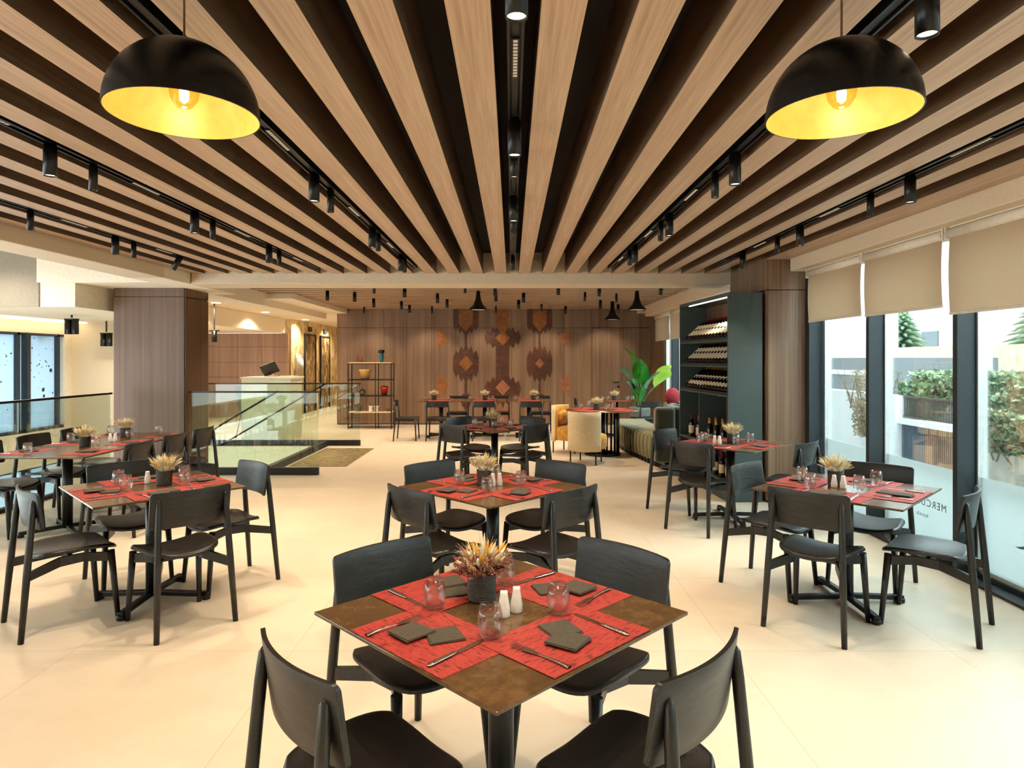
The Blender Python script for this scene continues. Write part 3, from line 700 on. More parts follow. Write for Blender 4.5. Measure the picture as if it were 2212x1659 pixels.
# ------------------------------------------------------------------ dining chairs
def arc_y(x): return -.205+.046*(x/.235)**2
def make_chair():
    t = thing('dining_chair', 'x', 'chair')
    # backrest: bent board with rounded corners
    W2, z0, z1, th, r = .232, .618, .832, .014, .02
    outl = []
    for cx, cz, a0 in ((W2-r, z1-r, 0), (-W2+r, z1-r, PI/2), (-W2+r, z0+r, PI), (W2-r, z0+r, 1.5*PI)):
        for k in range(5):
            a = a0+PI/2*k/4; outl.append((cx+r*math.cos(a), cz+r*math.sin(a)))
    mb = MB(); b = mb.bm; XS = [-W2+r*(1-math.cos(PI/2*k/5)) for k in range(6)]; XS = XS+[(-W2+r)+(2*W2-2*r)*k/16 for k in range(1, 16)]+[-x for x in XS[::-1]]; nx = len(XS)-1
    def zr(x):
        ax = abs(x)
        d = 0 if ax < W2-r else r-math.sqrt(max(0, r*r-(ax-(W2-r))**2))
        return z0+d, z1-d
    F = []; Bk = []
    for i in range(nx+1):
        x = XS[i]
        a, c = zr(x); colf = []; colb = []
        for j in range(5):
            z = a+(c-a)*j/4; tilt = -(z-.62)*.14
            colf.append(b.verts.new((x, arc_y(x)+tilt+th/2, z))); colb.append(b.verts.new((x, arc_y(x)+tilt-th/2, z)))
        F.append(colf); Bk.append(colb)
    for i in range(nx):
        for j in range(4):
            f = b.faces.new((F[i][j], F[i+1][j], F[i+1][j+1], F[i][j+1])); f.smooth = True
            f = b.faces.new((Bk[i][j], Bk[i][j+1], Bk[i+1][j+1], Bk[i+1][j])); f.smooth = True
        b.faces.new((F[i][4], F[i+1][4], Bk[i+1][4], Bk[i][4])); b.faces.new((F[i][0], Bk[i][0], Bk[i+1][0], F[i+1][0]))
    for i in (0, nx):
        for j in range(4): b.faces.new((F[i][j], F[i][j+1], Bk[i][j+1], Bk[i][j]))
    mb.build('backrest', M_blackwoodh, t, bevel=.003)
    # seat: saddle cushion on thin shell
    def seatpt(p, q):
        x, y = p*math.sqrt(1-.30*q*q*q*q), q*math.sqrt(1-.30*p*p*p*p)
        w = .235-.039*(1-(y+1)/2)
        return x*w, y*.215+.03, .002+.034*x*x-.012*(y > 0)*y*y
    def ease(u):
        u = 2*u-1; return math.sin(u*PI/2)*.55+u*.45
    def top(u, v):
        p, q = ease(u), ease(v); X, Y, dz = seatpt(p*.985, q*.985)
        e = max(0, (max(abs(p), abs(q))-.93)/.07)
        return (X, Y, .447+dz-.013*e*e)
    MB().grid(top, 26, 26).build('seat', M_leather, t)
    mb = MB(); b = mb.bm; E = []
    for k in range(14): E.append((-1+2*k/14, -1))
    for k in range(14): E.append((1, -1+2*k/14))
    for k in range(14): E.append((1-2*k/14, 1))
    for k in range(14): E.append((-1, 1-2*k/14))
    P = [seatpt(*e) for e in E]; n_ = len(P)
    lo = [b.verts.new((x, y, .422+z)) for x, y, z in P]; hi = [b.verts.new((x, y, .435+z)) for x, y, z in P]
    for k in range(n_): b.faces.new((lo[k], lo[(k+1) % n_], hi[(k+1) % n_], hi[k]))
    for ring, zo in ((lo, .418), (hi, .434)):
        c = b.verts.new((0, .03, zo+.004))
        for k in range(n_): b.faces.new((ring[k], ring[(k+1) % n_], c))
    mb.build('seat_shell', M_blackwood, t)
    for s in (-1, 1):
        MB().tube([(s*.226, -.268, 0), (s*.209, -.236, .38), (s*.195, -.209, .70), (s*.191, -.203, .775), (s*.1905, -.202, .79)], [.0155, .0195, .0175, .014, .005], 12).build('rear_leg', M_blackwood, t)
        MB().tube([(s*.215, .225, 0), (s*.195, .19, .425)], [.0145, .021], 12).build('front_leg', M_blackwood, t)
        pts = [(s*.208, -.238), (s*.125, -.06), (s*.12, .06), (s*.195, .195)]
        m = MB(); b = m.bm; V = []
        zz = [(.335, .385), (.365, .42), (.37, .42), (.36, .415)]
        for (x, y), (a, c) in zip(pts, zz):
            V.append([b.verts.new((x-s*.011, y, a)), b.verts.new((x+s*.011, y, a)), b.verts.new((x+s*.011, y, c)), b.verts.new((x-s*.011, y, c))])
        for q, w_ in zip(V, V[1:]):
            for k in range(4): b.faces.new((q[k], q[(k+1) % 4], w_[(k+1) % 4], w_[k]))
        b.faces.new(V[0]); b.faces.new(V[-1][::-1])
        m.build('side_rail', M_blackwood, t)
    MB().box(-.12, .12, -.012, .012, .38, .42).build('cross_rail', M_blackwood, t)
    return t
chairP = make_chair(); used_ch = False
SIDES = {(-1, -1): 'front left', (1, -1): 'front right', (-1, 1): 'rear left', (1, 1): 'rear right'}
def chair(x, y, rz, label, group):
    global used_ch
    if used_ch: return dup(chairP, (x, y, 0), rz, label, group)
    used_ch = True; chairP.location = (x, y, 0); chairP.rotation_euler = (0, 0, rz); chairP['label'] = label; chairP['group'] = group
def chair_at(tx, ty, sx, sy, label, group, dist=.50, jit=0, off=(0, 0)):
    # chair outside the table side (sx,sy) facing the table centre
    d = dist/math.sqrt(2)
    rz = math.atan2(-sy, -sx)-PI/2+jit
    chair(tx+sx*d+off[0], ty+sy*d+off[1], rz, label, group)
# ------------------------------------------------------------------ tables
def make_table(a, b_=None, name='dining_table'):
    b_ = b_ or a
    t = thing(name, 'x', 'table')
    MB().box(-a/2, a/2, -b_/2, b_/2, .738, .75).build('tabletop', M_top, t, bevel=.003)
    MB().box(-.2, .2, -.02, .02, .715, .738).box(-.02, .02, -.2, .2, .715, .738).build('top_bracket', M_blackm, t)
    MB().tube([(0, 0, .03), (0, 0, .72)], .043, 24).build('column', M_black, t)
    for k in range(4):
        an = PI/4+k*PI/2; c, s = math.cos(an), math.sin(an)
        m = MB()
        m.box(.03, .37, -.021, .021, .03, .062, Matrix.Rotation(an, 4, 'Z') @ Matrix.Rotation(.03, 4, 'Y'))
        m.lathe([(0, 0), (.028, 0), (.028, .03), (0, .03)], 14, Matrix.Translation((c*.355, s*.355, 0)))
        m.build('base_arm', M_black, t, bevel=.006)
    return t
T9 = make_table(.89); used_t = [False]
def table(x, y, rz, label, group=None):
    if used_t[0]: o = dup(T9, (x, y, 0), rz, label)
    else: used_t[0] = True; o = T9; o.location = (x, y, 0); o.rotation_euler = (0, 0, rz); o['label'] = label
    if group: o['group'] = group
    return o
# ---- tableware prototypes
def proto(fn):
    state = {}
    def put(loc, rz, label, group):
        if 'o' in state: return dup(state['o'], loc, rz, label, group)
        o = fn(); state['o'] = o; o.location = loc; o.rotation_euler = (0, 0, rz); o['label'] = label; o['group'] = group; return o
    return put
def _mat():
    return tag(MB().box(-.225, .225, -.15, .15, 0, .0015).build('placemat', M_mat), 'x', 'placemat')
def _glass():
    pr = [(.001, .002), (.026, .002), (.034, .02), (.0395, .045), (.038, .07), (.0315, .1), (.0300, .1), (.0365, .07), (.038, .045), (.0325, .021), (.024, .012), (.001, .01)]
    return tag(MB().lathe(pr, 32).build('tumbler', M_tumbler), 'x', 'glass')
def _shaker():
    t = thing('shaker', 'x', 'shaker')
    MB().lathe([(.001, 0), (.019, 0), (.0205, .004), (.02, .03), (.0145, .06), (.0125, .075), (.0125, .083), (.001, .086)], 24).build('body', M_ceramic, t)
    MB().lathe([(.0015, .0865), (.004, .0862)], 8).build('shaker_holes', M_black, t, fix=False)
    return t
def _napkin():
    m = MB().prism([(-.055, -.055), (.052, -.055), (.056, .05), (-.05, .056)], 0, .003).prism([(-.053, -.052), (.05, -.054), (.052, .05), (-.05, .05)], .0034, .0062)
    return tag(m.build('paper_napkin', M_napkin, bevel=.0008, seg=1), 'x', 'napkin')
def _knife():
    t = thing('table_knife', 'x', 'knife')
    MB().prism([(-.007, .0), (.006, .0), (.0085, .03), (.0085, .085), (.004, .11), (-.004, .117), (-.007, .09)], .001, .0028).build('blade', M_steel, t)
    MB().grid(lambda u, v: ((.0075+.002*v)*math.cos(2*PI*u)*(1 if .02 < v < .98 else .2), -.115*v+.001, .0045+.0035*math.sin(2*PI*u)*(1 if .02 < v < .98 else .3)), 12, 12, closed_u=True).build('handle', M_steel, t)
    return t
def _fork():
    t = thing('table_fork', 'x', 'fork')
    MB().grid(lambda u, v: ((.0032+.006*v*v)*math.cos(2*PI*u), -.02-.115*v, .004+.003*math.sin(PI*(1-v))+.0018*math.sin(2*PI*u)), 10, 12, closed_u=True).build('handle', M_steel, t)
    m = MB(); m.prism([(-.004, -.022), (.004, -.022), (.0115, .01), (.0125, .03), (-.0125, .03), (-.0115, .01)], .004, .0056)
    for k in range(4): m.box(-.012+.0071*k, -.0092+.0071*k, .03, .078, .0036, .005, Matrix.Translation((0, 0, .0)) )
    m.build('tines', M_steel, t); return t
def spindle(mb, base, tip, r, seg=6, n=5):
    b, t = Vector(base), Vector(tip); pts = [b.lerp(t, k/n) for k in range(n+1)]
    mb.tube(pts, [r*.25]+[r*math.sin(PI*(.15+.8*k/n)) for k in range(1, n)]+[.0004], seg)
def _flowers(seed, purple):
    def f():
        rr = random.Random(seed)
        t = thing('dried_flower_pot', 'x', 'flower pot')
        m = MB().lathe([(.001, 0), (.044, 0), (.047, .004), (.05, .1), (.047, .1), (.044, .085), (.001, .085)], 36)
        for k in range(14): m.lathe([(.0472+.0002*k, .006+.0067*k), (.0495+.00018*k, .009+.0067*k), (.0474+.0002*k, .0125+.0067*k)], 36)
        m.build('pot', M_pot, t)
        pl = MB(); py = MB()
        for k in range(40 if purple else 85):
            a = rr.uniform(0, 2*PI); q = math.sqrt(rr.random()); r0 = .03*q
            lean = (.075 if purple else .085)*q*rr.uniform(.7, 1.15); h = rr.uniform(.18, .245 if purple else .235)-.05*q
            bs = (r0*math.cos(a)+lean*.4*math.cos(a), r0*math.sin(a)+lean*.4*math.sin(a), .1+ (h-.1)*.4)
            tp = ((r0+lean)*math.cos(a), (r0+lean)*math.sin(a), h)
            spindle(pl if rr.random() < (.6 if purple else .8) else py, bs, tp, rr.uniform(.005, .0085) if purple else rr.uniform(.003, .0055))
        for k in range(120):
            a = rr.uniform(0, 2*PI); q = math.sqrt(rr.random()); h = rr.uniform(.17, .25)-.05*q
            bs = Vector((.05*q*math.cos(a), .05*q*math.sin(a), .15)); tp = Vector((.115*q*math.cos(a), .115*q*math.sin(a), h))
            pl.tube([bs, tp], [.0009, .0003], 3, False)
        for k in range(30):
            a = rr.uniform(0, 2*PI); q = rr.random()
            pl.tube([(.03*q*math.cos(a), .03*q*math.sin(a), .08), (.09*q*math.cos(a), .09*q*math.sin(a), .17)], .0008, 4, False)
        pl.build('pale_plumes', M_plume, t); py.build('ochre_plumes', M_plumey, t)
        h_ = MB()
        for k in range(300 if purple else 60):
            a = rr.uniform(0, 2*PI); q = rr.uniform(.5, 1.1) if purple else rr.uniform(.2, 1)
            e = Vector((.1*q*math.cos(a), .1*q*math.sin(a), rr.uniform(.11, .165)+(.02 if q < .8 else 0)))
            s0 = Vector((.03*math.cos(a), .03*math.sin(a), .09))
            h_.tube([s0, s0.lerp(e, .5)+Vector((0, 0, .012)), e], .0007, 3, False)
            for j in range(7 if purple else 3):
                p = s0.lerp(e, .45+.6*j/7)+Vector([rr.uniform(-.007, .007) for _ in range(3)])
                bmesh.ops.create_icosphere(h_.bm, subdivisions=1, radius=rr.uniform(.0018, .0038), matrix=Matrix.Translation(p))
        h_.build('heather_sprigs', M_heath if purple else M_plume, t)
        return t
    return f
put_mat, put_glass, put_shaker, put_napkin, put_knife, put_fork = map(proto, (_mat, _glass, _shaker, _napkin, _knife, _fork))
put_fl_p = proto(_flowers(3, True)); put_fl_a = proto(_flowers(11, False)); put_fl_b = proto(_flowers(23, False))
ZTB = .7502
JR = random.Random(5)
def setting(cx, cy, ang, side, tn, edge=.445, full=True, shift=0, lift=0):
    """ang: outward direction of this table side; side: phrase"""
    n = Vector((math.cos(ang), math.sin(ang), 0)); t = Vector((-n.y, n.x, 0))      # t = sitter's right when facing the table
    c = Vector((cx, cy, 0))+t*shift
    rz = ang-PI/2
    z = ZTB+.0002+lift
    p = c+n*(edge-.155)
    put_mat((p.x, p.y, z), rz+JR.uniform(-.015, .015), 'red woven placemat on the %s side of the %s' % (side, tn), 'red placemats')
    z += .0017 + (.0016 if lift == 0 else 0)
    jr = lambda s: JR.uniform(-s, s)
    p = c+n*(.18+jr(.01))+t*(-.205+jr(.01)); pf = c+n*(.29+jr(.01))+t*(-.15+jr(.015)); pk = c+n*(.305+jr(.01))+t*(.15+jr(.012))
    if full:
        put_fork((pf.x-t.x*.0, pf.y, z), rz+PI+jr(.12), 'steel fork on the %s placemat of the %s' % (side, tn), 'steel forks')
        put_knife((pk.x, pk.y, z), rz+PI+jr(.1), 'steel knife on the %s placemat of the %s' % (side, tn), 'steel knives')
        q = c+n*(.26+jr(.015))+t*(.01+jr(.015)); put_napkin((q.x, q.y, z), rz+jr(.5), 'grey paper napkin, underneath one of the pair, %s side of the %s' % (side, tn), 'folded paper napkins')
        q = c+n*(.33+jr(.012))+t*(-.05+jr(.015)); put_napkin((q.x, q.y, z+.0065), rz+jr(.35), 'grey paper napkin, top one of the pair, %s side of the %s' % (side, tn), 'folded paper napkins')
def glass_on(x, y, lab): put_glass((x, y, ZTB+.0052), 0, lab, 'water tumblers')
def square_table(x, y, tn, label, chairs=((-1, -1), (1, -1), (-1, 1), (1, 1)), pot=(-.07, .11), shak=((.01, -.04), (.052, 0)), fl=0, gl=None, offs={}, dist=.50, sk=1):
    table(x, y, PI/4, label)
    grp = 'black dining chairs'
    for i, (sx, sy) in enumerate(((-1, -1), (1, -1), (-1, 1), (1, 1))):
        sd = SIDES[(sx, sy)]
        setting(x, y, math.atan2(sy, sx), sd, tn, lift=0 if sx*sy > 0 else .0017)
        if (sx, sy) in chairs:
            chair_at(x, y, sx, sy, 'black wooden dining chair on the %s side of the %s' % (sd, tn), grp, dist+JR.uniform(-.015, .015), JR.uniform(-.06, .06), offs.get((sx, sy), (0, 0)))
    for (dx, dy), nm in zip(gl or ((-.225, .02), (-.03, -.215), (.19, -.03), (.01, .25)), ('left', 'front', 'right', 'rear')):
        glass_on(x+dx, y+dy, 'clear tumbler toward the %s corner of the %s' % (nm, tn))
    f = (put_fl_p, put_fl_a, put_fl_b)[fl]
    f((x+pot[0], y+pot[1], ZTB), JR.uniform(0, 6), 'dark pot of dried grasses in the middle of the %s' % tn, 'dried flower pots')
    for (dx, dy), nm in zip(shak, ('left', 'right')):
        put_shaker((x+dx, y+dy, ZTB), 0, 'white shaker on the %s, %s one of the pair' % (tn, nm), 'white shakers')
square_table(-.035, 2.21, 'nearest middle table', 'brown topped square pedestal table nearest the camera in the middle', fl=0, offs={(-1, -1): (-.03, -.01), (1, -1): (.04, -.01)})
square_table(-.125, 4.39, 'second middle table', 'square pedestal table second in the central row', fl=1, pot=(-.06, .06), shak=((.0, .0), (.045, .02)))
square_table(-.21, 8.2, 'third middle table', 'square pedestal table third in the central row, before the long wall table', fl=2, pot=(-.02, .05), gl=((-.25, .0), (0, -.2), (.2, -.05), (.09, .2)), shak=())
square_table(-2.39, 4.38, 'front left table', 'square pedestal table at the front left with four chairs', fl=1, pot=(.05, .05), shak=((-.09, .1),), gl=((-.24, .02), (-.08, -.17), (.2, .03), (.1, .22)))
square_table(2.2, 4.32, 'front window table', 'square pedestal table by the right windows reflecting daylight', fl=2, pot=(-.02, .1), shak=((-.07, .02), (-.025, -.01)), gl=((-.25, -.03), (-.2, .2), (.23, .06), (.02, -.12)))
square_table(2.2, 6.6, 'cabinet table', 'square pedestal table right beside the wine cabinet', chairs=((-1, -1), (1, -1), (-1, 1)), fl=1, pot=(.02, .02), shak=((-.17, -.03), (-.13, -.06)), gl=((-.3, -.0), (.02, -.1), (.2, .0), (-.24, .1)), dist=.56)
# ---- railing table (two tables in line)
for i, (yy, nm) in enumerate(((6.13, 'near half of the railing table'), (7.1, 'far half of the railing table'))):
    o = make_table(.92, .965, 'dining_table'); o.location = (-4.14, yy, 0); tag(o, 'pedestal table beside the left glass railing, %s of two in line' % ('nearer', 'farther')[i], 'table')
for i, (yy, w_) in enumerate(((6.0, 'nearest'), (6.65, 'middle'), (7.28, 'farthest'))):
    tn = 'railing table'
    setting(-4.14, yy, PI, w_+' railing', tn, edge=.455); setting(-4.14, yy, 0, w_+' room', tn, edge=.455)
    chair(-4.14-.52, yy+.02, -PI/2, 'black dining chair between table and glass railing, %s of three' % w_, 'black dining chairs')
    chair(-4.14+.50, yy+.1, PI/2, 'black dining chair on the room side of railing table, %s of three' % w_, 'black dining chairs')
for (px, py, nm) in ((60, 982, 'leftmost'), (153, 957, 'second'), (207, 968, 'third'), (240, 940, 'fourth'), (280, 948, 'fifth'), (343, 937, 'rightmost')):
    Y = 1207/(py-775); glass_on(max(-4.56, (px-1105)/1420*Y), Y, 'clear tumbler on the railing table, %s from the left' % nm)
put_fl_b((-4.12, 6.35, ZTB), 1, 'dark pot of dried grasses, nearer one on the railing table', 'dried flower pots')
put_fl_a((-4.2, 7.15, ZTB), 2, 'dark pot of dried grasses, farther one on the railing table', 'dried flower pots')
for k in range(2): put_shaker((-4.12+.05*k, 6.75, ZTB), 0, 'white shaker on the railing table, %s one of the pair' % ('left', 'right')[k], 'white shakers')
# ---- slim chairs and long wall table
def make_slim():
    t = thing('slim_dining_chair', 'x', 'chair')
    for s in (-1, 1):
        MB().tube([(s*.225, -.24, 0), (s*.215, -.2, .44), (s*.215, -.225, .78)], [.012, .016, .013], 10).build('rear_leg', M_blackwood, t)
        MB().tube([(s*.215, .2, 0), (s*.205, .18, .43)], [.012, .016], 10).build('front_leg', M_blackwood, t)
    MB().grid(lambda u, v: ((2*u-1)*.215, -.225+.03*(1-(2*u-1)**2)*-1+.01, .66+.12*v), 12, 3).grid(lambda u, v: ((2*u-1)*.215, -.225-.03*(1-(2*u-1)**2)-.006, .66+.12*v), 12, 3).build('backrest', M_blackwoodh, t)
    MB().box(-.22, .22, -.2, .21, .43, .45).build('seat', M_leather, t, bevel=.01)
    MB().box(-.2, .2, -.19, .19, .39, .43).build('seat_frame', M_blackwood, t)
    return t
slim = proto(make_slim)
for i, (cx_, nm) in enumerate(((-1.45, 'left'), (-.55, 'middle'), (.36, 'right'))):
    table(cx_, 13.55, 0, 'pedestal table before the far wall, %s of three in line' % nm)
    setting(cx_, 13.55, -PI/2, 'near', nm+' wall table', full=False); setting(cx_, 13.55, PI/2, 'far', nm+' wall table', full=False)
    slim((cx_+.02, 12.95, 0), 0, 'slim black chair with its back to the camera at the %s wall table' % nm, 'slim black chairs')
    slim((cx_+.28, 14.3, 0), PI, 'slim black chair behind the %s wall table, facing the camera' % nm, 'slim black chairs')
    put_fl_b((cx_+(-.15, 0, .1)[i], 13.6, ZTB), i, 'pot of dried grasses on the %s wall table' % nm, 'dried flower pots')
    for k, dx in enumerate((-.3, .17)):
        glass_on(cx_+dx, 13.4, 'clear tumbler on the %s wall table, %s one' % (nm, ('left', 'right')[k]))
slim((-2.05, 12.95, 0), -PI/2, 'slim black chair standing in profile at the left end of wall tables', 'slim black chairs')
table(2.15, 13.5, 0, 'pedestal table beside the big potted plant')
setting(2.15, 13.5, -PI/2, 'near', 'plant-side table', full=False)
put_fl_b((2.1, 13.4, ZTB), 4, 'pot of pale dried flowers on the plant-side table', 'dried flower pots')
for k, dx in enumerate((-.3, -.2, .2, .3)): glass_on(2.15+dx, 13.3, 'clear tumbler on the plant-side table, %s from the left' % ORD[k])
slim((1.55, 13.5, 0), -PI/2, 'slim black chair at the left of the plant-side table', 'slim black chairs')
slim((2.62, 12.9, 0), PI/10, 'slim black chair in front right of the plant-side table', 'slim black chairs')
# ------------------------------------------------------------------ round table
rt = thing('round_table', 'round brown table between the armchairs and the curved bench', 'table', (1.52, 11.0, 0))
MB().lathe([(.001, .735), (.6, .735), (.605, .742), (.6, .75), (.001, .75)], 56).build('tabletop', M_top, rt)
pd = MB()
for k in range(22):
    a = 2*PI*k/22; pd.tube([(.27*math.cos(a), .27*math.sin(a), .03), (.27*math.cos(a), .27*math.sin(a), .735)], .016, 8)
pd.build('pedestal_bars', M_black, rt)
MB().lathe([(.24, 0), (.3, 0), (.3, .035), (.24, .035), (.24, 0)], 40).build('base_ring', M_black, rt)
MB().tube([(0, 0, .02), (0, 0, .735)], .05, 16).box(-.26, .26, -.02, .02, .005, .03).box(-.02, .02, -.26, .26, .005, .03).build('centre_post', M_black, rt)
for k, a in enumerate((-.5, .9, 2.4, 3.8)):
    q = Vector((1.52, 11.0, ZTB+.001))+Vector((math.cos(a), math.sin(a), 0))*.38
    put_mat(q, a-PI/2, 'red woven placemat on the round table, at its %s' % ('right', 'rear', 'rear left', 'front left')[k], 'red placemats')
for k, (px, py) in enumerate(((1255, 884), (1272, 878), (1313, 886), (1326, 882))):
    Y = 1207/(py-775); glass_on((px-1105)/1420*Y, Y, 'clear tumbler on the round table, %s from the left' % ORD[k])
put_fl_b((1.43, 11.05, ZTB), 3, 'pale pot of dried flowers on the round table', 'dried flower pots')
# armchairs
def make_arm():
    t = thing('barrel_armchair', 'x', 'armchair')
    # curved shell: facing +Y
    def shell(r, z0, z1, a0, a1, ry=1.0):
        return lambda u, v: (r*math.sin(a0+(a1-a0)*u), -r*ry*math.cos(a0+(a1-a0)*u)+.0, z0+(z1-z0)*v)
    A = 1.12
    m = MB(); m.grid(shell(.295, .2, .795, -A, A), 28, 6)
    m.build('outer_shell', M_creamf, t, mods=lambda o: (o.modifiers.new('s', 'SOLIDIFY'), setattr(o.modifiers['s'], 'thickness', .02)))
    m = MB(); m.grid(shell(.25, .22, .785, -A, A), 28, 6)
    m.build('inner_padding', M_mustard, t, mods=lambda o: (o.modifiers.new('s', 'SOLIDIFY'), setattr(o.modifiers['s'], 'thickness', .05), setattr(o.modifiers['s'], 'offset', 0)))
    MB().lathe([(.001, .22), (.24, .22), (.265, .25), (.27, .38), (.255, .43), (.2, .445), (.001, .45)], 36, Matrix.Translation((0, .07, 0)) @ Matrix.Diagonal((1.08, 1.1, 1, 1))).build('seat_cushion', M_mustard, t)
    MB().lathe([(.001, -.06), (.1, -.05), (.14, 0), (.1, .05), (.001, .06)], 20, Matrix.Translation((0, -.12, .58)) @ Matrix.Rotation(PI/2-.2, 4, 'X') @ Matrix.Diagonal((1.3, 1, 1, 1))).build('back_pillow', M_mustard, t)
    for x, y in ((-.2, -.19), (.2, -.19), (-.17, .2), (.17, .2)):
        MB().tube([(x, y, 0), (x, y, .23)], .011, 10).build('leg', M_black, t)
    return t
arm = proto(make_arm)
arm((1.16, 10.12, 0), -.42, 'barrel armchair with cream back toward the camera at the round table', None)
arm((.98, 11.3, 0), -PI/2-.55, 'mustard barrel armchair facing right, left of the round table', None)
for o in bpy.data.objects:
    if o.name.startswith('barrel_armchair') and 'group' in o.keys(): del o['group']
# curved bench
bn = thing('curved_bench', 'curved olive velvet bench with channel tufting beside the wine cabinet', 'bench', (0, 0, 0))
path = [(1.98, 12.6), (1.93, 12.0), (1.95, 11.4), (2.0, 10.8), (2.07, 10.2), (2.16, 9.65), (2.2, 9.45)]
def pp(t):
    t *= len(path)-1; i = min(int(t), len(path)-2); f = t-i
    p0 = Vector(path[max(i-1, 0)]); p1 = Vector(path[i]); p2 = Vector(path[i+1]); p3 = Vector(path[min(i+2, len(path)-1)])
    return .5*((2*p1)+(p2-p0)*f+(2*p0-5*p1+4*p2-p3)*f*f+(-p0+3*p1-3*p2+p3)*f*f*f)
secs = []
for k in range(15): secs.append((k, 5))
prof = [(0, .09), (-.02, .12), (-.035, .3), (-.02, .42), (.03, .46), (.3, .46), (.52, .46)]
def chn(u, v):
    p = pp(u); d = (pp(min(1, u+.01))-pp(max(0, u-.01))).normalized(); nrm = Vector((-d.y, d.x))   # to the right (+x)
    if nrm.x < 0: nrm = -nrm
    w = abs(math.sin(u*21*PI))**.6; j = v*(len(prof)-1); i = min(int(j), len(prof)-2); f = j-i
    o, z = prof[i][0]*(1-f)+prof[i+1][0]*f, prof[i][1]*(1-f)+prof[i+1][1]*f
    bulge = .03*w
    q = p+nrm*(o-(bulge if i < 4 else 0)+.03)
    return (q.x, q.y, z+(bulge*.7 if i >= 3 else 0)-.02)
MB().grid(chn, 256, 12).build('tufted_seat', M_olive, bn, fix=False)
for x0, x1, y0, y1 in ((2.07, 2.36, 9.42, 9.62), (2.34, 2.5, 9.5, 10.1), (2.47, 2.62, 10.12, 10.75)):
    MB().box(x0, x1, y0, y1, .1, .9).build('backrest', M_dgreen, bn, bevel=.06, seg=5)
pb = MB()
for k in range(24):
    a, b_ = pp(k/24), pp((k+1)/24); pb.box(min(a.x, b_.x)+.02, max(a.x, b_.x)+.5, b_.y, a.y, 0, .09)
pb.build('plinth', M_blackm, bn)
lathed('round_cushion', [(.001, -.06), (.09, -.05), (.14, 0), (.09, .05), (.001, .06)], M_redfab, (0, 0, 0), 'red patterned round cushion resting on top of the bench back', 'cushion')
rc = [o for o in bpy.data.objects if o.name.startswith('round_cushion')][0]; rc.location = (2.56, 10.45, 1.0); rc.rotation_euler = (PI/2, 0, .3); 
# ------------------------------------------------------------------ plant
pt = thing('potted_plant', 'big leafy green plant in a grey tub by the rear window', 'plant', (2.78, 14.25, 0))
MB().lathe([(.001, 0), (.17, 0), (.2, .05), (.23, .5), (.22, .56), (.2, .56), (.2, .5), (.001, .5)], 30).build('plant_pot', plain('grey_tub', (120,126,126), .5), pt)
def leaf(base, az, elev, stem, L, Wd, mat, bend=.35, roll=0):
    d = Vector((math.cos(az), math.sin(az), 0)); b0 = Vector(base)
    up = Vector((0, 0, 1)); tip0 = b0+d*stem*math.cos(elev)+up*stem*math.sin(elev)
    st_ = MB().tube([b0, b0.lerp(tip0, .5)+d*(-.02), tip0], [.012, .009, .007], 8)
    st_.build('stem', M_leafd, pt)
    sd = Vector((-d.y, d.x, 0)); sd = (sd*math.cos(roll)+up*math.sin(roll))
    def f(u, v):
        s = v; e2 = elev-bend*s
        p = tip0+d*L*(math.cos(e2)*s)+up*L*(math.sin(e2)*s)
        w = Wd*(math.sin(PI*min(1, s*.93+.07))**.75)*(1-.25*s)
        q = (2*u-1)
        return p+sd*(q*w/2)+(d*-math.sin(e2)+up*math.cos(e2))*(abs(q)*.22*w)
    MB().grid(f, 8, 14).build('leaf', mat, pt, fix=False)
for a, e, s, L, Wd, mt, r in ((PI*.95, 1.5, .72, .68, .44, M_leaf, .1), (-PI*.6, 1.5, .55, .62, .42, M_leaf, -.2), (.1, 1.05, .7, .52, .3, M_leafl, .5), (-.2, .95, .6, .5, .46, M_leafl, -1.0), (PI*1.02, 1.3, .55, .46, .3, M_leafd, .8), (PI*1.1, 1.35, .25, .42, .28, M_leafd, -.9),
                              (-.6, 1.2, .5, .45, .34, M_leafd, .4), (-PI*.45, 1.4, .15, .42, .36, M_leaf, 0), (.3, 1.35, .35, .45, .3, M_leaf, .6), (PI*.9, 1.35, .35, .48, .3, M_leaf, -.3)):
    leaf((random.uniform(-.05, .05), random.uniform(-.05, .05), .5), a, e, s, L, Wd, mt, roll=r)
# ------------------------------------------------------------------ outside
struct('ground', MB().box(3.6, 60, -20, 60, -.3, -.05), M_asph)
tag(MB().box(6.0, 6.25, 10.45, 22, -.05, 1.02).build('garden_wall', M_wallw), 'white garden wall across the street, behind the first pane', 'wall')
tag(MB().box(5.95, 6.25, 10.2, 10.45, -.05, 1.02).box(5.98, 6.25, 8.7, 10.2, .60, .68).build('gate_pillar', M_wallw), 'white pillar and ledge beside the outdoor fence', 'pillar')
tag(MB().box(6.0, 6.3, -12, 8.7, -.05, .60).build('concrete_wall', M_conc), 'stained concrete wall below the ivy hedge outside', 'wall')
fe = thing('slatted_fence', 'brown upright bar fence on the white ledge outside', 'fence', (6.08, 9.45, 0))
m = MB()
for k in range(26): m.box(-.01, .01, -.72+k*.057, -.706+k*.057, .7, 1.02)
m.build('bars', M_fence, fe); MB().box(-.015, .015, -.74, .74, 1.0, 1.03).box(-.015, .015, -.74, .74, .7, .725).build('rails', M_fence, fe)
gt = thing('slatted_gate', 'blue and rust coloured slatted gate under the bar fence outside', 'gate', (6.06, 9.45, 0))
m1 = MB(); m2 = MB()
for k in range(34): (m1 if k > 20 else m2).box(-.01, .01, -.74+k*.044, -.712+k*.044, .02, .6)
m1.build('blue_slats', plain('slate_blue', (84,98,116), .6), gt); m2.build('rust_slats', plain('rust', (158,124,104), .7, noise=.2, nscale=3), gt)
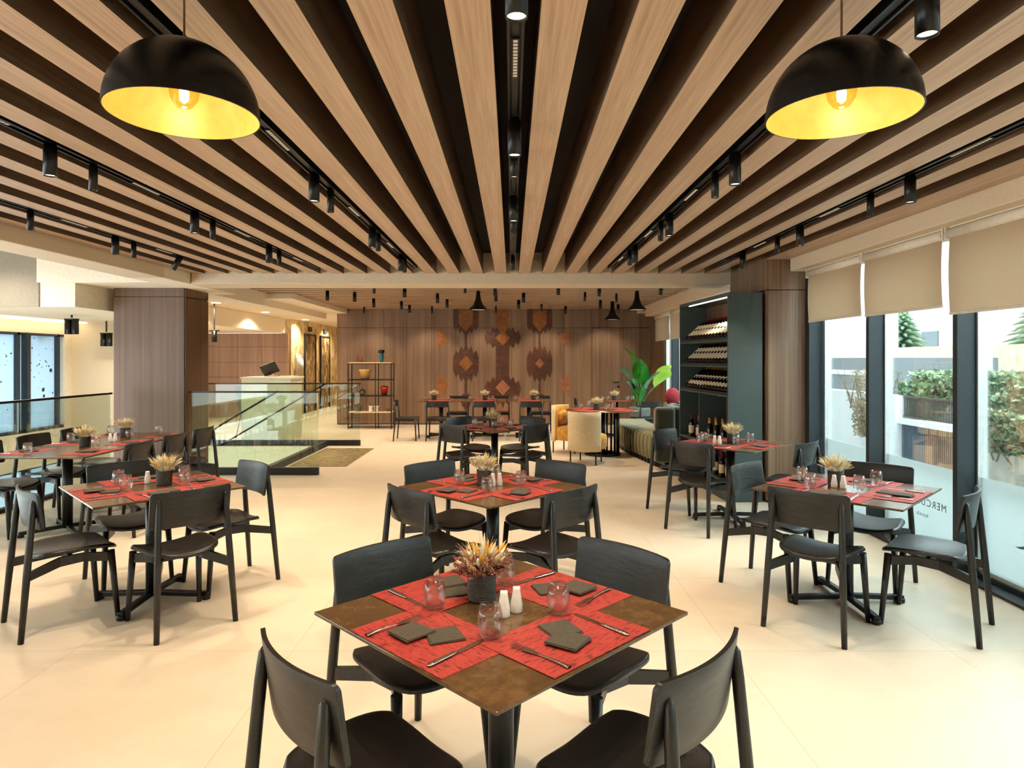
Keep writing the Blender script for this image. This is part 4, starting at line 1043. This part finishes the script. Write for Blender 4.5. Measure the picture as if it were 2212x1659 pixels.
MB().box(.05, .08, -.75, .75, -.05, .6).build('backing', plain('grey_backing', (150,140,134), .8), gt)
sd = thing('grey_shed', 'grey corrugated screen with white stripe above the garden wall outside', 'shed', (7.2, 14.5, 0))
MB().box(0, 2.5, -1.4, 1.4, -.05, 1.62).build('wall', plain('grey_corrugated', (128,132,138), .7), sd); MB().box(-.02, 0, -1.4, 1.4, 1.26, 1.36).build('stripe', M_wallw, sd)
tag(MB().box(12, 12.4, 2, 40, -.05, 1.95).build('stone_wall', M_beige), 'beige stone wall far behind the ivy hedge', 'wall')
bd = thing('apartment_building', 'pale distant apartment building with grey windows', 'building', (26, 20, 0))
MB().box(0, 8, -30, 30, -.05, 18).build('facade', M_bldg, bd)
for i in range(14):
    for j in range(4):
        MB().box(-.08, 0, -28+i*4, -26.4+i*4, 1.5+j*3.2, 3.3+j*3.2).build('window', M_winfar, bd)
for i, (x, y) in enumerate(((9.9, 17.2), (9.2, 12.9), (9.0, 11.0))):
    tag(MB().box(-.14, .14, -.14, .14, -.05, 4.5).build('concrete_post', plain('pale_concrete', (228,222,212), .9), loc=(x, y, 0)), 'pale concrete post rising behind the hedge, %s from the left' % ORD[i], 'post')
def foliage(name, label, cat, boxes, n, size, mats, seed):
    rr = random.Random(seed); t = thing(name, label, cat, (boxes[0][0], boxes[0][2], 0))
    ox, oy = boxes[0][0], boxes[0][2]
    for q, (mt, part) in enumerate(mats):
        m = MB(); b = m.bm
        for k in range(n//len(mats)):
            x0, x1, y0, y1, z0, z1 = rr.choice(boxes)
            p = Vector((rr.triangular(x0, x1, x0+(x1-x0)*.3)-ox, rr.uniform(y0, y1)-oy, rr.uniform(z0, z1)+.1*math.sin(y0*7)))
            s = size*rr.uniform(.5, 1.2); E = Euler((rr.uniform(0, 6), rr.uniform(0, 6), rr.uniform(0, 6))).to_matrix()
            v = [b.verts.new(p+E @ Vector(c)*s) for c in ((-.5, 0, 0), (0, -.3, .08), (.5, 0, 0), (0, .3, .08))]
            b.faces.new(v)
        m.build(part, mt, t, fix=False)
    br = MB()
    for k in range(30):
        x0, x1, y0, y1, z0, z1 = rr.choice(boxes)
        a = Vector((rr.uniform(x0, x1)-ox, rr.uniform(y0, y1)-oy, max(0, z0-.1))); c = a+Vector((rr.uniform(-.2, .1), rr.uniform(-.4, .4), (z1-z0)))
        br.tube([a, a.lerp(c, .5)+Vector((0, rr.uniform(-.1, .1), 0)), c], [.012, .008, .004], 5)
    br.build('branches', plain('bark', (104,88,72), .9), t)
    return t
foliage('ivy_hedge', 'dense ivy hedge outside, hanging over the concrete wall', 'hedge', [(6.05, 7.2, -4, 8.6, .68, 1.46), (5.85, 5.98, 4, 8.4, .45, .9)], 34000, .1, ((M_hedge, 'green_leaves'), (M_hedged, 'dry_leaves')), 2)
foliage('ivy_hedge', 'bluish green ivy hedge growing above the outdoor bar fence', 'hedge', [(6.3, 7.3, 8.7, 10.5, 1.04, 1.5), (6.15, 6.6, 9.9, 10.5, .7, 1.2)], 15000, .1, ((M_hedge, 'green_leaves'), (M_fir, 'bluish_leaves')), 4)
foliage('bare_shrub', 'brownish straggly shrub hanging over the white garden wall', 'shrub', [(5.8, 6.5, 10.6, 11.6, .85, 1.5), (5.75, 6.0, 10.5, 11.2, .4, 1.0)], 2600, .055, ((M_hedged, 'dry_leaves'),), 6)
for i, (x, y, h) in enumerate(((14, 23.5, 3.4), (14, 17.2, 3.8), (14, 13.0, 3.2))):
    t = thing('conifer_tree', 'pale green conifer standing behind the stone wall, %s from the left' % ORD[i], 'tree', (x, y, 0))
    MB().tube([(0, 0, -.05), (0, 0, h*.95)], [.12, .02], 8).build('trunk', plain('trunk_bark', (120,100,84), .9), t)
    m = MB(); rr = random.Random(i)
    for k in range(170):
        z = .3+(h-.3)*k/170; r = (1-z/h)*2.0+.1; a = k*2.4
        m.tube([(0, 0, z), (r*.6*math.cos(a), r*.6*math.sin(a), z+.02), (r*math.cos(a), r*math.sin(a), z-.12*r)], [.05, .07, .004], 5)
    m.build('branches', M_fir, t)
# ------------------------------------------------------------------ lights
def spot(x, y, z, e, ang=95, col=(1, .80, .56), size=.05, rot=(0, 0, 0), blend=.7):
    l = bpy.data.lights.new('spot_beam', 'SPOT'); l.energy = e; l.color = col; l.spot_size = math.radians(ang); l.spot_blend = blend; l.shadow_soft_size = size
    o = bpy.data.objects.new('spot_beam', l); C.objects.link(o); o.location = (x, y, z); o.rotation_euler = rot
def area(x, y, z, sx, sy, e, col, rot=(0, 0, 0)):
    l = bpy.data.lights.new('added_area_light', 'AREA'); l.shape = 'RECTANGLE'; l.size = sx; l.size_y = sy; l.energy = e; l.color = col
    o = bpy.data.objects.new('added_area_light', l); C.objects.link(o); o.location = (x, y, z); o.rotation_euler = rot
WARM = (1, .79, .55)
for x, y, z, f_ in lights: spot(x, y, z, (110 if f_ else 50)*(.42 if x > 2 else .62 if x > 1 else 1), 88, WARM, .03)
for g in (-8, -4, 0, 4, 8):
    for y in (-1.5, .2, 1.4): spot(CX+.30*g, y, 2.6, (82 if g < 4 else 52) if g < 8 else 20, 88, WARM, .03)
for x in (-3.4, -1.7, 0, 1.7):
    for y in (10.2, 12.2, 14.2): spot(x, y, 2.66, 150, 120, WARM, .03)
for x in (-3.4, -2, -.6, .8, 2.2): spot(x, 15.1, 2.66, 70, 90, WARM, .03, rot=(.45, 0, 0))
for y in (12.9, 15.5, 18.5, 21.5): spot(-5.8, y, 2.65, 260, 150, (1, .84, .62), .06)
spot(-7.5, 14, 2.2, 150, 150, (1, .82, .6), .06)
for y in (8.8, 10.8): spot(-6.6, y, 2.2, 130, 160, (1, .9, .74), .05)
spot(-6.8, 10, -.3, 160, 170, (.95, 1, .86), .05); spot(-4.2, 10.0, -.35, 60, 170, (1, .97, .84), .05, rot=(.9, 0, 0)); spot(-4.3, 10.6, 2.5, 260, 75, (1, .9, .74), .05)  # added lamps without fixtures, brightening the dark stair void
for y in (-1, 2, 5, 7.6): spot(-6.4, y, 2.9, 110, 160, (1, .9, .76), .05)
spot(2.5, 7.9, 2.25, 14, 130, (1, .9, .76))
area(-.5, -1.5, 2.5, 5, 2, 50, WARM)  # unseen fill light added behind the camera, no such fixture
# daylight
wd = bpy.data.worlds.new('world'); bpy.context.scene.world = wd; wd.use_nodes = True
nt = wd.node_tree; bg = nt.nodes['Background']; bg.inputs['Color'].default_value = (.86, .94, 1, 1); bg.inputs['Strength'].default_value = 9
area(6.5, 5, 5.0, 4, 12, 3000, (.84, .93, 1), (0, math.radians(38), 0))  # added light above the view, boosts daylight through the right windows
area(-10.5, 9, 1.2, 7, 4.0, 60, (.8, .92, 1), (0, -PI/2, 0))  # added light behind the frosted film, boosts the left windows
sc = bpy.context.scene
sc.view_settings.view_transform = 'Standard'; sc.view_settings.look = 'None'; sc.view_settings.exposure = -.44
sc.cycles.use_denoising = True; sc.cycles.max_bounces = 6; sc.cycles.transparent_max_bounces = 12; sc.cycles.use_adaptive_sampling = True; sc.cycles.adaptive_threshold = .1; sc.cycles.adaptive_min_samples = 12; sc.cycles.caustics_reflective = False; sc.cycles.caustics_refractive = False
sc.cycles.sample_clamp_indirect = 6
